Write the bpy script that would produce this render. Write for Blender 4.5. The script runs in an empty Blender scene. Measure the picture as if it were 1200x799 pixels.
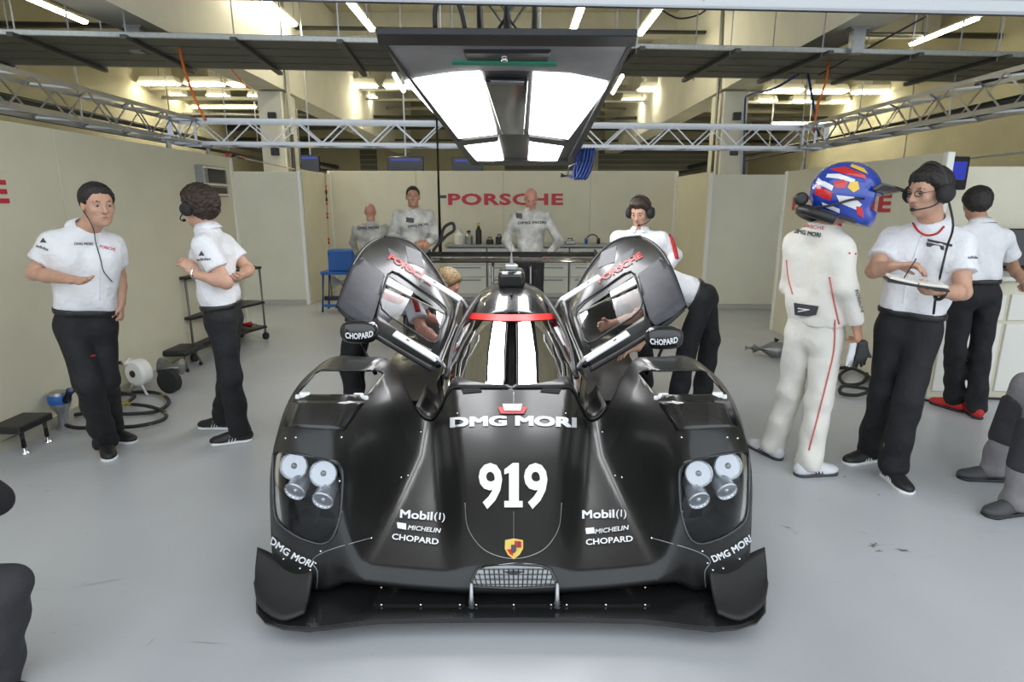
import bpy, bmesh, math, random
import numpy as np
from mathutils import Vector, Matrix, Quaternion
from mathutils.bvhtree import BVHTree
random.seed(7)
SC = bpy.context.scene
COL = SC.collection

# ---------------------------------------------------------------- camera
F_PX = 690.0
PITCH = math.atan(160.0 / F_PX)
CAM_H = 1.65
cam_d = bpy.data.cameras.new('camera')
cam_d.sensor_width = 36.0
cam_d.lens = F_PX / 1200.0 * 36.0
cam_d.clip_start = 0.05
cam = bpy.data.objects.new('camera', cam_d)
cam.location = (0, 0, CAM_H)
cam.rotation_euler = (math.pi / 2 - PITCH, 0, 0)
COL.objects.link(cam)
SC.camera = cam

# ---------------------------------------------------------------- world, daylight from the open pit lane
world = bpy.data.worlds.new('world')
SC.world = world
world.use_nodes = True
bg = world.node_tree.nodes['Background']
bg.inputs[0].default_value = (0.86, 0.93, 1.0, 1)
bg.inputs[1].default_value = 1.55
SC.view_settings.view_transform = 'Standard'
SC.view_settings.look = 'None'
SC.view_settings.exposure = 0.38
SC.view_settings.gamma = 1.0
SC.view_settings.use_curve_mapping = False
LAMP_WARM = (1.0, 0.92, 0.68)
LAMP_STRENGTH = 25.0
PANEL_STRENGTH = 9.0

# ---------------------------------------------------------------- pixel helpers (1200 x 799 frame)
_c, _s = math.cos(PITCH), math.sin(PITCH)
def ray(px, py):
    u = (px - 600.0) / F_PX; v = (py - 400.0) / F_PX
    return Vector((u, _c - v * _s, -_s - v * _c))
def at_z(px, py, z):
    r = ray(px, py); return r * ((z - CAM_H) / r.z) + Vector((0, 0, CAM_H))
def at_y(px, py, y):
    r = ray(px, py); return r * (y / r.y) + Vector((0, 0, CAM_H))
def at_x(px, py, x):
    r = ray(px, py); return r * (x / r.x) + Vector((0, 0, CAM_H))
EYE = Vector((0, 0, CAM_H))

# ---------------------------------------------------------------- materials
MATS = {}
def mat(name, col, rough=0.5, metal=0.0, spec=0.5, coat=0.0, noise=0.0, nscale=20.0, bump=0.0, bscale=60.0,
        emit=None, estr=0.0, alpha=1.0, transm=0.0, detail=4.0, coat_rough=0.08, stretch=None):
    m = bpy.data.materials.new(name); m.use_nodes = True
    nt = m.node_tree; b = nt.nodes['Principled BSDF']
    b.inputs['Base Color'].default_value = (*col, 1)
    b.inputs['Roughness'].default_value = rough
    b.inputs['Metallic'].default_value = metal
    b.inputs['Specular IOR Level'].default_value = spec
    b.inputs['Coat Weight'].default_value = coat
    b.inputs['Coat Roughness'].default_value = coat_rough
    b.inputs['Alpha'].default_value = alpha
    b.inputs['Transmission Weight'].default_value = transm
    if emit:
        b.inputs['Emission Color'].default_value = (*emit, 1)
        b.inputs['Emission Strength'].default_value = estr
    if noise or bump:
        tc = nt.nodes.new('ShaderNodeTexCoord')
        mp = nt.nodes.new('ShaderNodeMapping')
        if stretch: mp.inputs['Scale'].default_value = stretch
        nt.links.new(tc.outputs['Object'], mp.inputs['Vector'])
    if noise:
        n = nt.nodes.new('ShaderNodeTexNoise'); n.inputs['Scale'].default_value = nscale; n.inputs['Detail'].default_value = detail
        nt.links.new(mp.outputs[0], n.inputs['Vector'])
        r = nt.nodes.new('ShaderNodeValToRGB')
        r.color_ramp.elements[0].position = 0.3; r.color_ramp.elements[1].position = 0.7
        lo = [max(0, c * (1 - noise)) for c in col]; hi = [min(1, c * (1 + noise)) for c in col]
        r.color_ramp.elements[0].color = (*lo, 1); r.color_ramp.elements[1].color = (*hi, 1)
        nt.links.new(n.outputs[0], r.inputs[0]); nt.links.new(r.outputs[0], b.inputs['Base Color'])
    if bump:
        n2 = nt.nodes.new('ShaderNodeTexNoise'); n2.inputs['Scale'].default_value = bscale; n2.inputs['Detail'].default_value = 3
        nt.links.new(mp.outputs[0], n2.inputs['Vector'])
        bp = nt.nodes.new('ShaderNodeBump'); bp.inputs['Strength'].default_value = bump; bp.inputs['Distance'].default_value = 0.01 if bump < 0.6 else 0.03
        nt.links.new(n2.outputs[0], bp.inputs['Height']); nt.links.new(bp.outputs[0], b.inputs['Normal'])
    MATS[name] = m
    return m

mat('wall_white', (0.68, 0.645, 0.50), 0.45, noise=0.03, nscale=3, bump=0.02, bscale=8)
mat('wall_edge', (0.80, 0.79, 0.72), 0.35)
mat('seam', (0.42, 0.40, 0.33), 0.6)
mat('concrete', (0.74, 0.72, 0.62), 0.8, noise=0.05, nscale=2, bump=0.05)
mat('ceiling_paint', (0.62, 0.59, 0.46), 0.85, noise=0.08, nscale=1.5)
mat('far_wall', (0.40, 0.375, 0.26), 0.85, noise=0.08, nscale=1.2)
mat('shutter_grey', (0.10, 0.10, 0.075), 0.6, noise=0.1)
mat('tray_metal', (0.085, 0.086, 0.078), 0.5, metal=0.2, noise=0.15, nscale=8)
mat('galv', (0.42, 0.43, 0.42), 0.42, metal=0.7, noise=0.12, nscale=30)
mat('alu', (0.40, 0.41, 0.42), 0.36, metal=0.8, noise=0.06, nscale=40)
mat('chrome', (0.85, 0.86, 0.88), 0.1, metal=1.0)
mat('lamp_tube', (1, 1, 1), 0.4, emit=LAMP_WARM, estr=LAMP_STRENGTH)
mat('lamp_body', (0.80, 0.78, 0.66), 0.5)
mat('panel_light', (1, 1, 1), 0.4, emit=(0.97, 0.98, 1.0), estr=PANEL_STRENGTH)
mat('black_plastic', (0.016, 0.016, 0.017), 0.42, noise=0.2, nscale=12)
mat('black_gloss', (0.012, 0.012, 0.013), 0.16, coat=0.6)
mat('rubber', (0.018, 0.018, 0.019), 0.75, bump=0.05)
mat('gantry_frame', (0.020, 0.020, 0.021), 0.35, noise=0.1)
mat('gantry_panel', (0.36, 0.365, 0.38), 0.35, metal=0.3, noise=0.25, nscale=3)
mat('green_strip', (0.04, 0.32, 0.20), 0.5)
mat('white_paint', (0.82, 0.82, 0.80), 0.4)
mat('white_print', (0.86, 0.87, 0.88), 0.45)
mat('red_print', (0.55, 0.03, 0.05), 0.45)
mat('dark_print', (0.06, 0.06, 0.07), 0.5)
mat('red_paint', (0.60, 0.02, 0.02), 0.4)
mat('orange_cable', (0.75, 0.16, 0.02), 0.5)
mat('blue_hose', (0.012, 0.04, 0.20), 0.4)
mat('blue_paint', (0.02, 0.12, 0.42), 0.4)
mat('yellow_paint', (0.8, 0.55, 0.03), 0.5)
mat('screen_dark', (0.012, 0.013, 0.02), 0.15)
mat('screen_blue', (0.02, 0.03, 0.25), 0.2, emit=(0.05, 0.07, 0.9), estr=0.18)
mat('steel_grey', (0.30, 0.31, 0.31), 0.38, metal=0.6, noise=0.1)
mat('drawer_grey', (0.62, 0.62, 0.57), 0.45, noise=0.04)
mat('wood_handle', (0.35, 0.22, 0.10), 0.6, noise=0.2)

# floor: pale painted concrete with scuffs
def floor_mat():
    m = bpy.data.materials.new('floor_paint'); m.use_nodes = True; nt = m.node_tree; b = nt.nodes['Principled BSDF']
    N = nt.nodes.new; L = nt.links.new
    tc = N('ShaderNodeTexCoord')
    n1 = N('ShaderNodeTexNoise'); n1.inputs['Scale'].default_value = 0.9; n1.inputs['Detail'].default_value = 5
    L(tc.outputs['Object'], n1.inputs['Vector'])
    r1 = N('ShaderNodeValToRGB'); r1.color_ramp.elements[0].position = 0.3; r1.color_ramp.elements[1].position = 0.75
    r1.color_ramp.elements[0].color = (0.43, 0.44, 0.455, 1); r1.color_ramp.elements[1].color = (0.51, 0.52, 0.535, 1)
    L(n1.outputs[0], r1.inputs[0])
    mp = N('ShaderNodeMapping'); mp.inputs['Scale'].default_value = (1.2, 9, 1); mp.inputs['Rotation'].default_value = (0, 0, 0.35)
    L(tc.outputs['Object'], mp.inputs['Vector'])
    n2 = N('ShaderNodeTexNoise'); n2.inputs['Scale'].default_value = 2.2; n2.inputs['Detail'].default_value = 6
    L(mp.outputs[0], n2.inputs['Vector'])
    r2 = N('ShaderNodeValToRGB'); r2.color_ramp.elements[0].position = 0.66; r2.color_ramp.elements[1].position = 0.80
    r2.color_ramp.elements[0].color = (1, 1, 1, 1); r2.color_ramp.elements[1].color = (0.72, 0.71, 0.68, 1)
    L(n2.outputs[0], r2.inputs[0])
    n3 = N('ShaderNodeTexNoise'); n3.inputs['Scale'].default_value = 14; n3.inputs['Detail'].default_value = 6
    L(tc.outputs['Object'], n3.inputs['Vector'])
    r3 = N('ShaderNodeValToRGB'); r3.color_ramp.elements[0].position = 0.68; r3.color_ramp.elements[1].position = 0.74
    r3.color_ramp.elements[0].color = (1, 1, 1, 1); r3.color_ramp.elements[1].color = (0.75, 0.74, 0.72, 1)
    L(n3.outputs[0], r3.inputs[0])
    m1 = N('ShaderNodeMixRGB'); m1.blend_type = 'MULTIPLY'; m1.inputs[0].default_value = 0.6
    L(r1.outputs[0], m1.inputs[1]); L(r2.outputs[0], m1.inputs[2])
    m2 = N('ShaderNodeMixRGB'); m2.blend_type = 'MULTIPLY'; m2.inputs[0].default_value = 0.6
    L(m1.outputs[0], m2.inputs[1]); L(r3.outputs[0], m2.inputs[2])
    L(m2.outputs[0], b.inputs['Base Color'])
    b.inputs['Roughness'].default_value = 0.32
    bp = N('ShaderNodeBump'); bp.inputs['Strength'].default_value = 0.06; bp.inputs['Distance'].default_value = 0.01
    n4 = N('ShaderNodeTexNoise'); n4.inputs['Scale'].default_value = 30; L(tc.outputs['Object'], n4.inputs['Vector'])
    L(n4.outputs[0], bp.inputs['Height']); L(bp.outputs[0], b.inputs['Normal'])
    MATS['floor_paint'] = m
floor_mat()

# ---------------------------------------------------------------- object helpers
def M(m): return MATS[m] if isinstance(m, str) else m
def tag(o, label=None, cat=None, group=None, kind=None):
    if label: o['label'] = label
    if cat: o['category'] = cat
    if group: o['group'] = group
    if kind: o['kind'] = kind
    return o
def empty(name, loc=(0, 0, 0), label=None, cat=None, group=None, rz=0.0, kind=None):
    o = bpy.data.objects.new(name, None); COL.objects.link(o)
    o.location = loc; o.rotation_euler = (0, 0, rz); o.empty_display_size = 0.1
    o.matrix_basis = Matrix.Translation(Vector(loc)) @ Matrix.Rotation(rz, 4, 'Z')
    return tag(o, label, cat, group, kind)
def set_parent(o, parent):
    """parent keeping the world coordinates the mesh was built in"""
    o.parent = parent
    o.matrix_parent_inverse = parent.matrix_basis.inverted()
def link_mesh(name, me, m, parent=None, smooth=False):
    if m is not None: me.materials.append(M(m))
    if smooth: me.shade_smooth()
    o = bpy.data.objects.new(name, me); COL.objects.link(o)
    if parent is not None: set_parent(o, parent)
    return o
def obj(name, bm, m, parent=None, smooth=False, auto=None):
    bmesh.ops.recalc_face_normals(bm, faces=bm.faces[:])
    me = bpy.data.meshes.new(name); bm.to_mesh(me); bm.free()
    o = link_mesh(name, me, m, parent, smooth)
    if auto is not None:
        me.shade_smooth(); me.set_sharp_from_angle(angle=math.radians(auto))
    return o
def copy_tree(o, parent=None, mtx=None):
    c = o.copy(); COL.objects.link(c)
    if parent is not None: c.parent = parent
    if mtx is not None: c.matrix_basis = mtx @ o.matrix_basis
    for ch in o.children: copy_tree(ch, c)
    return c
def nbm(): return bmesh.new()
def box(bm, c, s, rot=None, bevel=0.0, seg=1):
    m = Matrix.Translation(Vector(c))
    if rot is not None: m = m @ rot
    m = m @ Matrix.Diagonal((s[0], s[1], s[2], 1))
    r = bmesh.ops.create_cube(bm, size=1.0, matrix=m)
    if bevel > 0:
        es = list({e for v in r['verts'] for e in v.link_edges})
        bmesh.ops.bevel(bm, geom=es, offset=bevel, segments=seg, affect='EDGES', profile=0.5)
    return bm
def frame_of(d):
    d = Vector(d).normalized()
    a = Vector((0, 0, 1)) if abs(d.z) < 0.9 else Vector((1, 0, 0))
    x = d.cross(a).normalized(); y = x.cross(d).normalized()
    return x, y, d
def tube(bm, pts, r, seg=8, cap=True, closed=False):
    """tube along a polyline; r is a number or a list"""
    pts = [Vector(p) for p in pts]; n = len(pts)
    rs = r if isinstance(r, (list, tuple)) else [r] * n
    rings = []; px = None
    for i in range(n):
        if closed: d = pts[(i + 1) % n] - pts[i - 1]
        else: d = pts[min(i + 1, n - 1)] - pts[max(i - 1, 0)]
        d.normalize()
        if px is None: x, y, _ = frame_of(d)
        else:
            x = px - d * px.dot(d)
            if x.length < 1e-6: x, y, _ = frame_of(d)
            x.normalize(); y = d.cross(x)
        px = x
        rings.append([bm.verts.new(pts[i] + (x * math.cos(a) + y * math.sin(a)) * rs[i]) for a in [2 * math.pi * k / seg for k in range(seg)]])
    m = n if closed else n - 1
    for i in range(m):
        A = rings[i]; B = rings[(i + 1) % n]
        for k in range(seg):
            bm.faces.new((A[k], A[(k + 1) % seg], B[(k + 1) % seg], B[k]))
    if cap and not closed:
        bm.faces.new(rings[0][::-1]); bm.faces.new(rings[-1])
    return bm
def lathe(bm, prof, o=(0, 0, 0), axis=(0, 0, 1), seg=20, cap=True):
    x, y, d = frame_of(axis); o = Vector(o); rings = []
    for (r, h) in prof:
        rings.append([bm.verts.new(o + d * h + (x * math.cos(a) + y * math.sin(a)) * max(r, 1e-4)) for a in [2 * math.pi * k / seg for k in range(seg)]])
    for A, B in zip(rings[:-1], rings[1:]):
        for k in range(seg): bm.faces.new((A[k], A[(k + 1) % seg], B[(k + 1) % seg], B[k]))
    if cap: bm.faces.new(rings[0][::-1]); bm.faces.new(rings[-1])
    return bm
def prism(bm, poly, ext):
    """polygon (3d points) pushed along vector ext"""
    a = [bm.verts.new(Vector(p)) for p in poly]; b = [bm.verts.new(Vector(p) + Vector(ext)) for p in poly]
    n = len(a)
    bm.faces.new(a); bm.faces.new(b[::-1])
    for i in range(n): bm.faces.new((a[i], b[i], b[(i + 1) % n], a[(i + 1) % n]))
    return bm
def grid(bm, P, close_u=False, close_v=False):
    """P[i][j] 3d points -> quads; returns verts"""
    V = [[bm.verts.new(Vector(p)) for p in row] for row in P]
    nu, nv = len(V), len(V[0])
    for i in range(nu if close_u else nu - 1):
        for j in range(nv if close_v else nv - 1):
            bm.faces.new((V[i][j], V[(i + 1) % nu][j], V[(i + 1) % nu][(j + 1) % nv], V[i][(j + 1) % nv]))
    return V
def spline(pts, n=8, closed=False):
    pts = [Vector(p) for p in pts]; out = []; L = len(pts)
    rng = range(L if closed else L - 1)
    for i in rng:
        if closed: p0, p1, p2, p3 = pts[i - 1], pts[i], pts[(i + 1) % L], pts[(i + 2) % L]
        else: p0, p1, p2, p3 = pts[max(i - 1, 0)], pts[i], pts[i + 1], pts[min(i + 2, L - 1)]
        for k in range(n):
            t = k / n
            out.append(0.5 * ((2 * p1) + (p2 - p0) * t + (2 * p0 - 5 * p1 + 4 * p2 - p3) * t * t + (3 * p1 - p0 - 3 * p2 + p3) * t ** 3))
    if not closed: out.append(pts[-1])
    return out
def text_bm(s, size=1.0, bold=0.0, width=1.0, depth=0.0, space=1.0, shear=0.0):
    """text as a flat mesh in the xy plane, centred; returns (verts Nx3, faces), width, height"""
    fat = bold if any(ch in 'MNW' for ch in s) else 0.0
    cu = bpy.data.curves.new('t', 'FONT'); cu.body = s; cu.size = 1.0; cu.offset = 0.0 if fat else bold; cu.resolution_u = 3
    cu.align_x = 'CENTER'; cu.align_y = 'CENTER'; cu.extrude = depth; cu.space_character = space; cu.shear = shear
    o = bpy.data.objects.new('t', cu); COL.objects.link(o)
    dg = bpy.context.evaluated_depsgraph_get(); dg.update()
    me = bpy.data.meshes.new_from_object(o.evaluated_get(dg))
    vs = np.array([v.co[:] for v in me.vertices]).reshape(-1, 3); fs = [tuple(p.vertices) for p in me.polygons]
    bpy.data.objects.remove(o); bpy.data.curves.remove(cu); bpy.data.meshes.remove(me)
    if fat:      # heavier strokes for letters the offset would break
        n0 = len(vs); V0 = vs.copy(); F0 = list(fs); vs = [V0]; fs = list(F0)
        for i, (dx, dy) in enumerate(((-fat, -fat), (fat, -fat), (-fat, fat), (fat, fat))):
            vs.append(V0 + np.array([dx, dy, 0.0])); fs += [tuple(k + n0 * (i + 1) for k in f) for f in F0]
        vs = np.concatenate(vs)
    c = (vs.min(0) + vs.max(0)) / 2; vs[:, :2] -= c[:2]
    ext = vs.max(0) - vs.min(0)
    vs[:, 0] *= size * width / ext[1]; vs[:, 1] *= size / ext[1]
    return vs, fs
def raw_mesh(name, vs, fs, m, parent=None, smooth=False):
    me = bpy.data.meshes.new(name); me.from_pydata([tuple(v) for v in vs], [], fs); me.update()
    return link_mesh(name, me, m, parent, smooth)
def text_plane(name, s, origin, ux, uy, width, height, m, parent=None, bold=0.03, depth=0.0, space=1.0, shear=0.0):
    """text laid on a plane: origin centre, unit vectors ux, uy, total width and height in metres"""
    vs, fs = text_bm(s, 1.0, bold, 1.0, 0.0, space, shear)
    w = vs[:, 0].max() - vs[:, 0].min()
    vs = vs * np.array([width / w, height, 1])
    o = np.array(origin); ux = np.array(ux); uy = np.array(uy)
    P = o + vs[:, :1] * ux + vs[:, 1:2] * uy
    return raw_mesh(name, P, fs, m, parent)

# ================================================================= SETTING
def structure(name, bm, m, auto=None, smooth=False):
    o = obj(name, bm, m, smooth=smooth, auto=auto); o['kind'] = 'structure'; return o
floor = structure('floor', box(nbm(), (0, 7, -0.1), (24, 40, 0.2)), 'floor_paint')
structure('ceiling', box(nbm(), (0, 14.0, 6.1), (24, 26, 0.2)), 'ceiling_paint')
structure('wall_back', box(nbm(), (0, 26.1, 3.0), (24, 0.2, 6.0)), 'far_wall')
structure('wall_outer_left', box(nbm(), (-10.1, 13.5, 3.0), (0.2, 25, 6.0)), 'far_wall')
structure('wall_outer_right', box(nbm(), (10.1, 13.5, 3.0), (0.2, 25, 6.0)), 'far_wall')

def panel_wall(name, A, B, h, n, thick=0.05, edge=True, seams=None, mname='wall_white'):
    """partition from A to B (xy), made of n panels side by side with recessed joints"""
    A = Vector((A[0], A[1], 0)); B = Vector((B[0], B[1], 0)); d = B - A; L = d.length; d.normalize()
    nrm = Vector((-d.y, d.x, 0))
    rot = Matrix.Rotation(math.atan2(d.y, d.x), 4, 'Z')
    bm = nbm(); box(bm, (A + B) / 2 + Vector((0, 0, h / 2)), (L, thick * 0.6, h - 0.01), rot)
    w = structure(name, bm, 'seam')
    cuts = seams if seams else [i / n for i in range(n + 1)]
    for a, b in zip(cuts[:-1], cuts[1:]):
        l = (b - a) * L - 0.006
        c = A + d * ((a + b) / 2 * L) + Vector((0, 0, h / 2))
        obj('panel', box(nbm(), c, (l, thick, h - 0.004), rot, 0.003), mname, w)
    return w, d, nrm
WLX = -3.50; WRX = 3.52
WH = 2.21
wl, _, _ = panel_wall('wall_left', (WLX, 7.55), (WLX, 0.9), WH, 4, seams=[0, 0.43, 0.72, 1.0])
panel_wall('wall_left_recess', (-5.6, 9.9), (-3.44, 9.9), 2.17, 2)
panel_wall('wall_left_return', (-3.42, 9.88), (-3.42, 11.4), 2.2, 1)
wb, _, _ = panel_wall('wall_rear_partition', (-3.42, 11.4), (3.1, 11.4), 2.26, 4)
panel_wall('wall_right_return', (3.1, 11.4), (3.1, 9.5), 2.15, 1)
panel_wall('wall_right_recess', (3.1, 9.45), (5.6, 9.45), 2.10, 2)
wr, _, _ = panel_wall('wall_right', (WRX, 7.75), (WRX, 4.95), 2.06, 2)
# white edge strips on the partition corners
for i, (x, y, h) in enumerate(((WLX + 0.012, 7.57, WH), (-3.44, 9.87, 2.18), (-3.40, 11.36, 2.26), (3.08, 9.43, 2.12), (3.06, 11.36, 2.24), (WRX - 0.012, 7.77, 2.06), (WRX - 0.01, 4.94, 2.06))):
    structure('trim_%d' % (i + 1), box(nbm(), (x, y, h / 2), (0.06, 0.06, h), bevel=0.006), 'wall_edge')
for i, (A, B) in enumerate((((-5.6, 9.86), (-3.42, 9.86)), ((3.1, 9.41), (5.6, 9.41)), ((WLX + 0.035, 7.5), (WLX + 0.035, 0.9)))):
    A = Vector((*A, 0.04)); B = Vector((*B, 0.04)); d = B - A
    structure('baseboard_%s' % ('left_recess', 'right_recess', 'left')[i], box(nbm(), (A + B) / 2, (d.length, 0.02, 0.08), Matrix.Rotation(math.atan2(d.y, d.x), 4, 'Z')), 'seam')

# red wall lettering
text_plane('lettering', 'PORSCHE', at_y(592.5, 234, 11.365), (1, 0, 0), (0, 0, 1), 2.16, 0.215, 'red_print', wb, bold=0.035, space=1.1)
p0 = at_x(929, 235, WRX - 0.03); p1 = at_x(1045, 235, WRX - 0.03)
text_plane('lettering', 'PORSCHE', ((WRX - 0.03), (p0.y + p1.y) / 2, 1.66), (0, -1, 0), (0, 0, 1), abs(p1.y - p0.y), 0.165, 'red_print', wr, bold=0.035, space=1.1)
q1 = at_x(6, 207, WLX + 0.03)
text_plane('lettering', 'PORSCHE', (WLX + 0.03, q1.y - 0.80, 1.735), (0, 1, 0), (0, 0, 1), 1.6, 0.16, 'red_print', wl, bold=0.035, space=1.1)

# far wall openings: dark roller shutters behind the partitions
for i, (px0, px1, py0, py1) in enumerate(((590, 690, 176, 222), (700, 835, 176, 222), (420, 445, 176, 222), (350, 368, 160, 222))):
    a = at_y(px0, py0, 25.96); b = at_y(px1, py1, 25.96)
    w = structure('window_%d' % (i + 1), box(nbm(), ((a.x + b.x) / 2, 25.98, (a.z + b.z) / 2), (b.x - a.x, 0.05, a.z - b.z)), 'seam')
    n = max(3, int((a.z - b.z) / 0.2))
    for k in range(n):
        hz = (a.z - b.z) / n
        obj('slat', box(nbm(), ((a.x + b.x) / 2, 25.945, b.z + hz * (k + 0.5)), (b.x - a.x - 0.1, 0.03, hz * 0.9)), 'shutter_grey', w)

# columns and big roof beams running away from the camera
for side, xc in (('left', -4.50), ('right', 4.16)):
    bm = nbm(); box(bm, (xc, 12.0, 1.85), (0.46, 0.7, 3.7), bevel=0.02)
    c = structure('trim_column_%s' % side, bm, 'concrete')
    for z in (2.62, 3.25):
        obj('socket_box', box(nbm(), (xc + 0.03, 11.63, z), (0.15, 0.06, 0.14), bevel=0.01), 'black_plastic', c)
    x2 = xc - 0.32 * (1 if xc < 0 else -1) * -1
    obj('drain_pipe', tube(nbm(), [(x2, 11.75, 0.0), (x2, 11.75, 5.9)], 0.06, 10), 'galv', c, smooth=True)
    bm = nbm(); prism(bm, [(xc - 0.27, 1.8, 3.72), (xc + 0.27, 1.8, 3.72), (xc + 0.36, 1.8, 5.95), (xc - 0.36, 1.8, 5.95)], (0, 24, 0))
    structure('trim_beam_%s' % side, bm, 'concrete')
# ceiling cross ribs far away
for i, y in enumerate((9.6, 12.4, 15.2, 18.0, 21.0, 24.0)):
    structure('trim_rib_%d' % (i + 1), box(nbm(), (0, y, 5.75), (20, 0.3, 0.5)), 'concrete')

# scuffs and dirt on the floor paint
mat('floor_dirt', (0.16, 0.155, 0.145), 0.7, noise=0.4, nscale=40)
mat('floor_scratch', (0.30, 0.30, 0.31), 0.6)
for k, (px, py, w, h, ang) in enumerate(((1024, 639, 0.050, 0.022, 0.5), (1030, 646, 0.030, 0.012, 0.2), (1058, 645, 0.045, 0.020, -0.3), (990, 559, 0.022, 0.010, 0.2), (922, 618, 0.05, 0.006, -0.6), (1030, 580, 0.03, 0.006, 0.6))):
    c = at_z(px, py, 0.0015); bm = nbm(); vs = []
    for i in range(12):
        a = i * math.pi / 6; r = 0.6 + 0.4 * math.sin(i * 2.7 + k * 1.9)
        x, y = math.cos(a) * w * r, math.sin(a) * h * r
        vs.append(bm.verts.new((c.x + x * math.cos(ang) - y * math.sin(ang), c.y + x * math.sin(ang) + y * math.cos(ang), 0.0015)))
    bm.faces.new(vs); obj('scuff_mark', bm, 'floor_dirt', floor)
for (x0, y0, x1, y1) in ((76, 691, 160, 675), (218, 752, 266, 755), (168, 760, 185, 745)):
    a = at_z(x0, y0, 0.0015); b = at_z(x1, y1, 0.0015); n = Vector((-(b - a).y, (b - a).x, 0)).normalized() * 0.0022
    bm = nbm(); bm.faces.new([bm.verts.new(v) for v in (a, (a + b) / 2 - n, b, (a + b) / 2 + n)]); obj('scratch', bm, 'floor_scratch', floor)

# ================================================================= OVERHEAD: trusses, tray, lamps, light gantry
def cyl_between(a, b, r, seg=6):
    """matrix that maps the unit cylinder mesh (z 0..1, radius 1) to a..b"""
    a = Vector(a); b = Vector(b); d = b - a
    x, y, z = frame_of(d)
    m = Matrix((x * r, y * r, d)).transposed().to_4x4()
    m.translation = a
    return m
_bm = nbm(); tube(_bm, [(0, 0, 0), (0, 0, 1)], 1.0, 8)
_unit = bpy.data.meshes.new('brace'); bmesh.ops.recalc_face_normals(_bm, faces=_bm.faces[:]); _bm.to_mesh(_unit); _bm.free()
_unit.materials.append(M('alu')); _unit.shade_smooth(); _unit.set_sharp_from_angle(angle=1.0)
def rod(name, a, b, r, parent, mesh=_unit):
    o = bpy.data.objects.new(name, mesh); COL.objects.link(o)
    o.parent = parent; o.matrix_parent_inverse = parent.matrix_basis.inverted(); o.matrix_basis = cyl_between(a, b, r)
    return o
def truss(label, A, B, w=0.26, h=0.25, step=0.27, cr=0.020, br=0.0085, faces=('near', 'far', 'bottom', 'top')):
    A = Vector(A); B = Vector(B); d = (B - A); L = d.length; d.normalize()
    side = Vector((d.y, -d.x, 0)).normalized()
    t = empty('lighting_truss', (A + B) / 2, label, 'truss')
    o = {}
    for sx in (-1, 1):
        for sz in (-1, 1):
            off = side * (sx * w / 2) + Vector((0, 0, sz * h / 2)); o[(sx, sz)] = off
            rod('chord', A + off, B + off, cr, t)
    n = int(L / step); st = L / n
    fc = {'near': ((1, -1), (1, 1)), 'far': ((-1, -1), (-1, 1)), 'bottom': ((-1, -1), (1, -1)), 'top': ((-1, 1), (1, 1))}
    for f in faces:
        p, q = fc[f]
        for i in range(n):
            a = A + d * (st * i); b = A + d * (st * (i + 1))
            if i % 2 == 0: rod('brace', a + o[p], b + o[q], br, t)
            else: rod('brace', a + o[q], b + o[p], br, t)
    for f in (0.0, 1.0):      # end frames
        c = A + d * (L * f)
        for p, q in (((-1, -1), (-1, 1)), ((1, -1), (1, 1)), ((-1, -1), (1, -1)), ((-1, 1), (1, 1))):
            rod('end_bar', c + o[p], c + o[q], 0.016, t)
    return t
TZ = 2.45
truss('aluminium box truss running above the left white partition', (-3.66, 1.0, TZ), (-3.66, 6.92, TZ))
truss('aluminium box truss running above the right white partition', (3.66, 1.0, TZ), (3.66, 7.52, TZ))
tc_ = truss('long aluminium box truss spanning the garage behind the race car', (-3.85, 7.08, TZ), (3.85, 7.72, TZ), faces=('near', 'far', 'bottom'))
obj('warning_sticker', box(nbm(), at_y(362, 171, 7.08), (0.10, 0.012, 0.02)), 'yellow_paint', tc_)
# short posts carrying the trusses on the partitions
for i, (x, y, z0, lab) in enumerate(((-3.5, 6.3, 2.21, 'short white truss post above the wall display'), (-3.5, 7.1, 2.21, 'short white truss post at the end of the left partition'), (3.52, 7.4, 2.06, 'short white truss post at the end of the right partition'))):
    p = empty('truss_post', (x, y, z0), lab, 'post')
    obj('post_tube', tube(nbm(), [(x, y, z0), (x, y, TZ - 0.12)], 0.03, 10), 'white_paint', p, smooth=True)
    obj('post_clamp', box(nbm(), (x, y, TZ - 0.14), (0.10, 0.08, 0.04), bevel=0.008), 'alu', p)
# near truss right above the camera
pa = at_y(505, -4, 2.45); pb = at_y(1215, 10.5, 2.45); dd = (pb - pa) / 710.0
nA = pa - dd * 700; nB = pb + dd * 200
t = truss('aluminium truss crossing over the garage entrance', (nA.x, nA.y + 0.0, nA.z + 0.125), (nB.x, nB.y, nB.z + 0.125), faces=('near', 'far'), w=0.02, cr=0.026, br=0.012)

# cable tray
def tray_y(x): return 0.084 * x
t = empty('cable_tray', (0, 8.2, 3.45), 'wide dark cable tray hanging across the whole garage', 'cable tray')
yn = at_z(600, 54, 3.45).y; yf = at_z(600, 87, 3.45).y
rot = Matrix.Rotation(math.atan(0.084), 4, 'Z')
obj('base_plate', box(nbm(), (0, (yn + yf) / 2, 3.46), (19, yf - yn, 0.02), rot), 'tray_metal', t)
for y in (yn, yf):
    obj('side_rail', box(nbm(), (0, y, 3.475), (19, 0.03, 0.06), rot, 0.006), 'galv', t)
for k in range(-8, 9):
    x = k * 1.15 + 0.3
    obj('cross_bracket', box(nbm(), (x, (yn + yf) / 2 + tray_y(x), 3.425), (0.07, yf - yn + 0.25, 0.05), rot, 0.006), 'tray_metal', t)
    for y in (yn + 0.02, yf - 0.02):
        rod('hanger_rod', (x + 0.03, y + tray_y(x), 3.4), (x + 0.03, y + tray_y(x), 6.0), 0.008, t)
for k in range(3):
    y = yn + (yf - yn) * (0.25 + 0.25 * k)
    obj('stiffener', box(nbm(), (0, y, 3.447), (19, 0.04, 0.010), rot), 'tray_metal', t)

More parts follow.
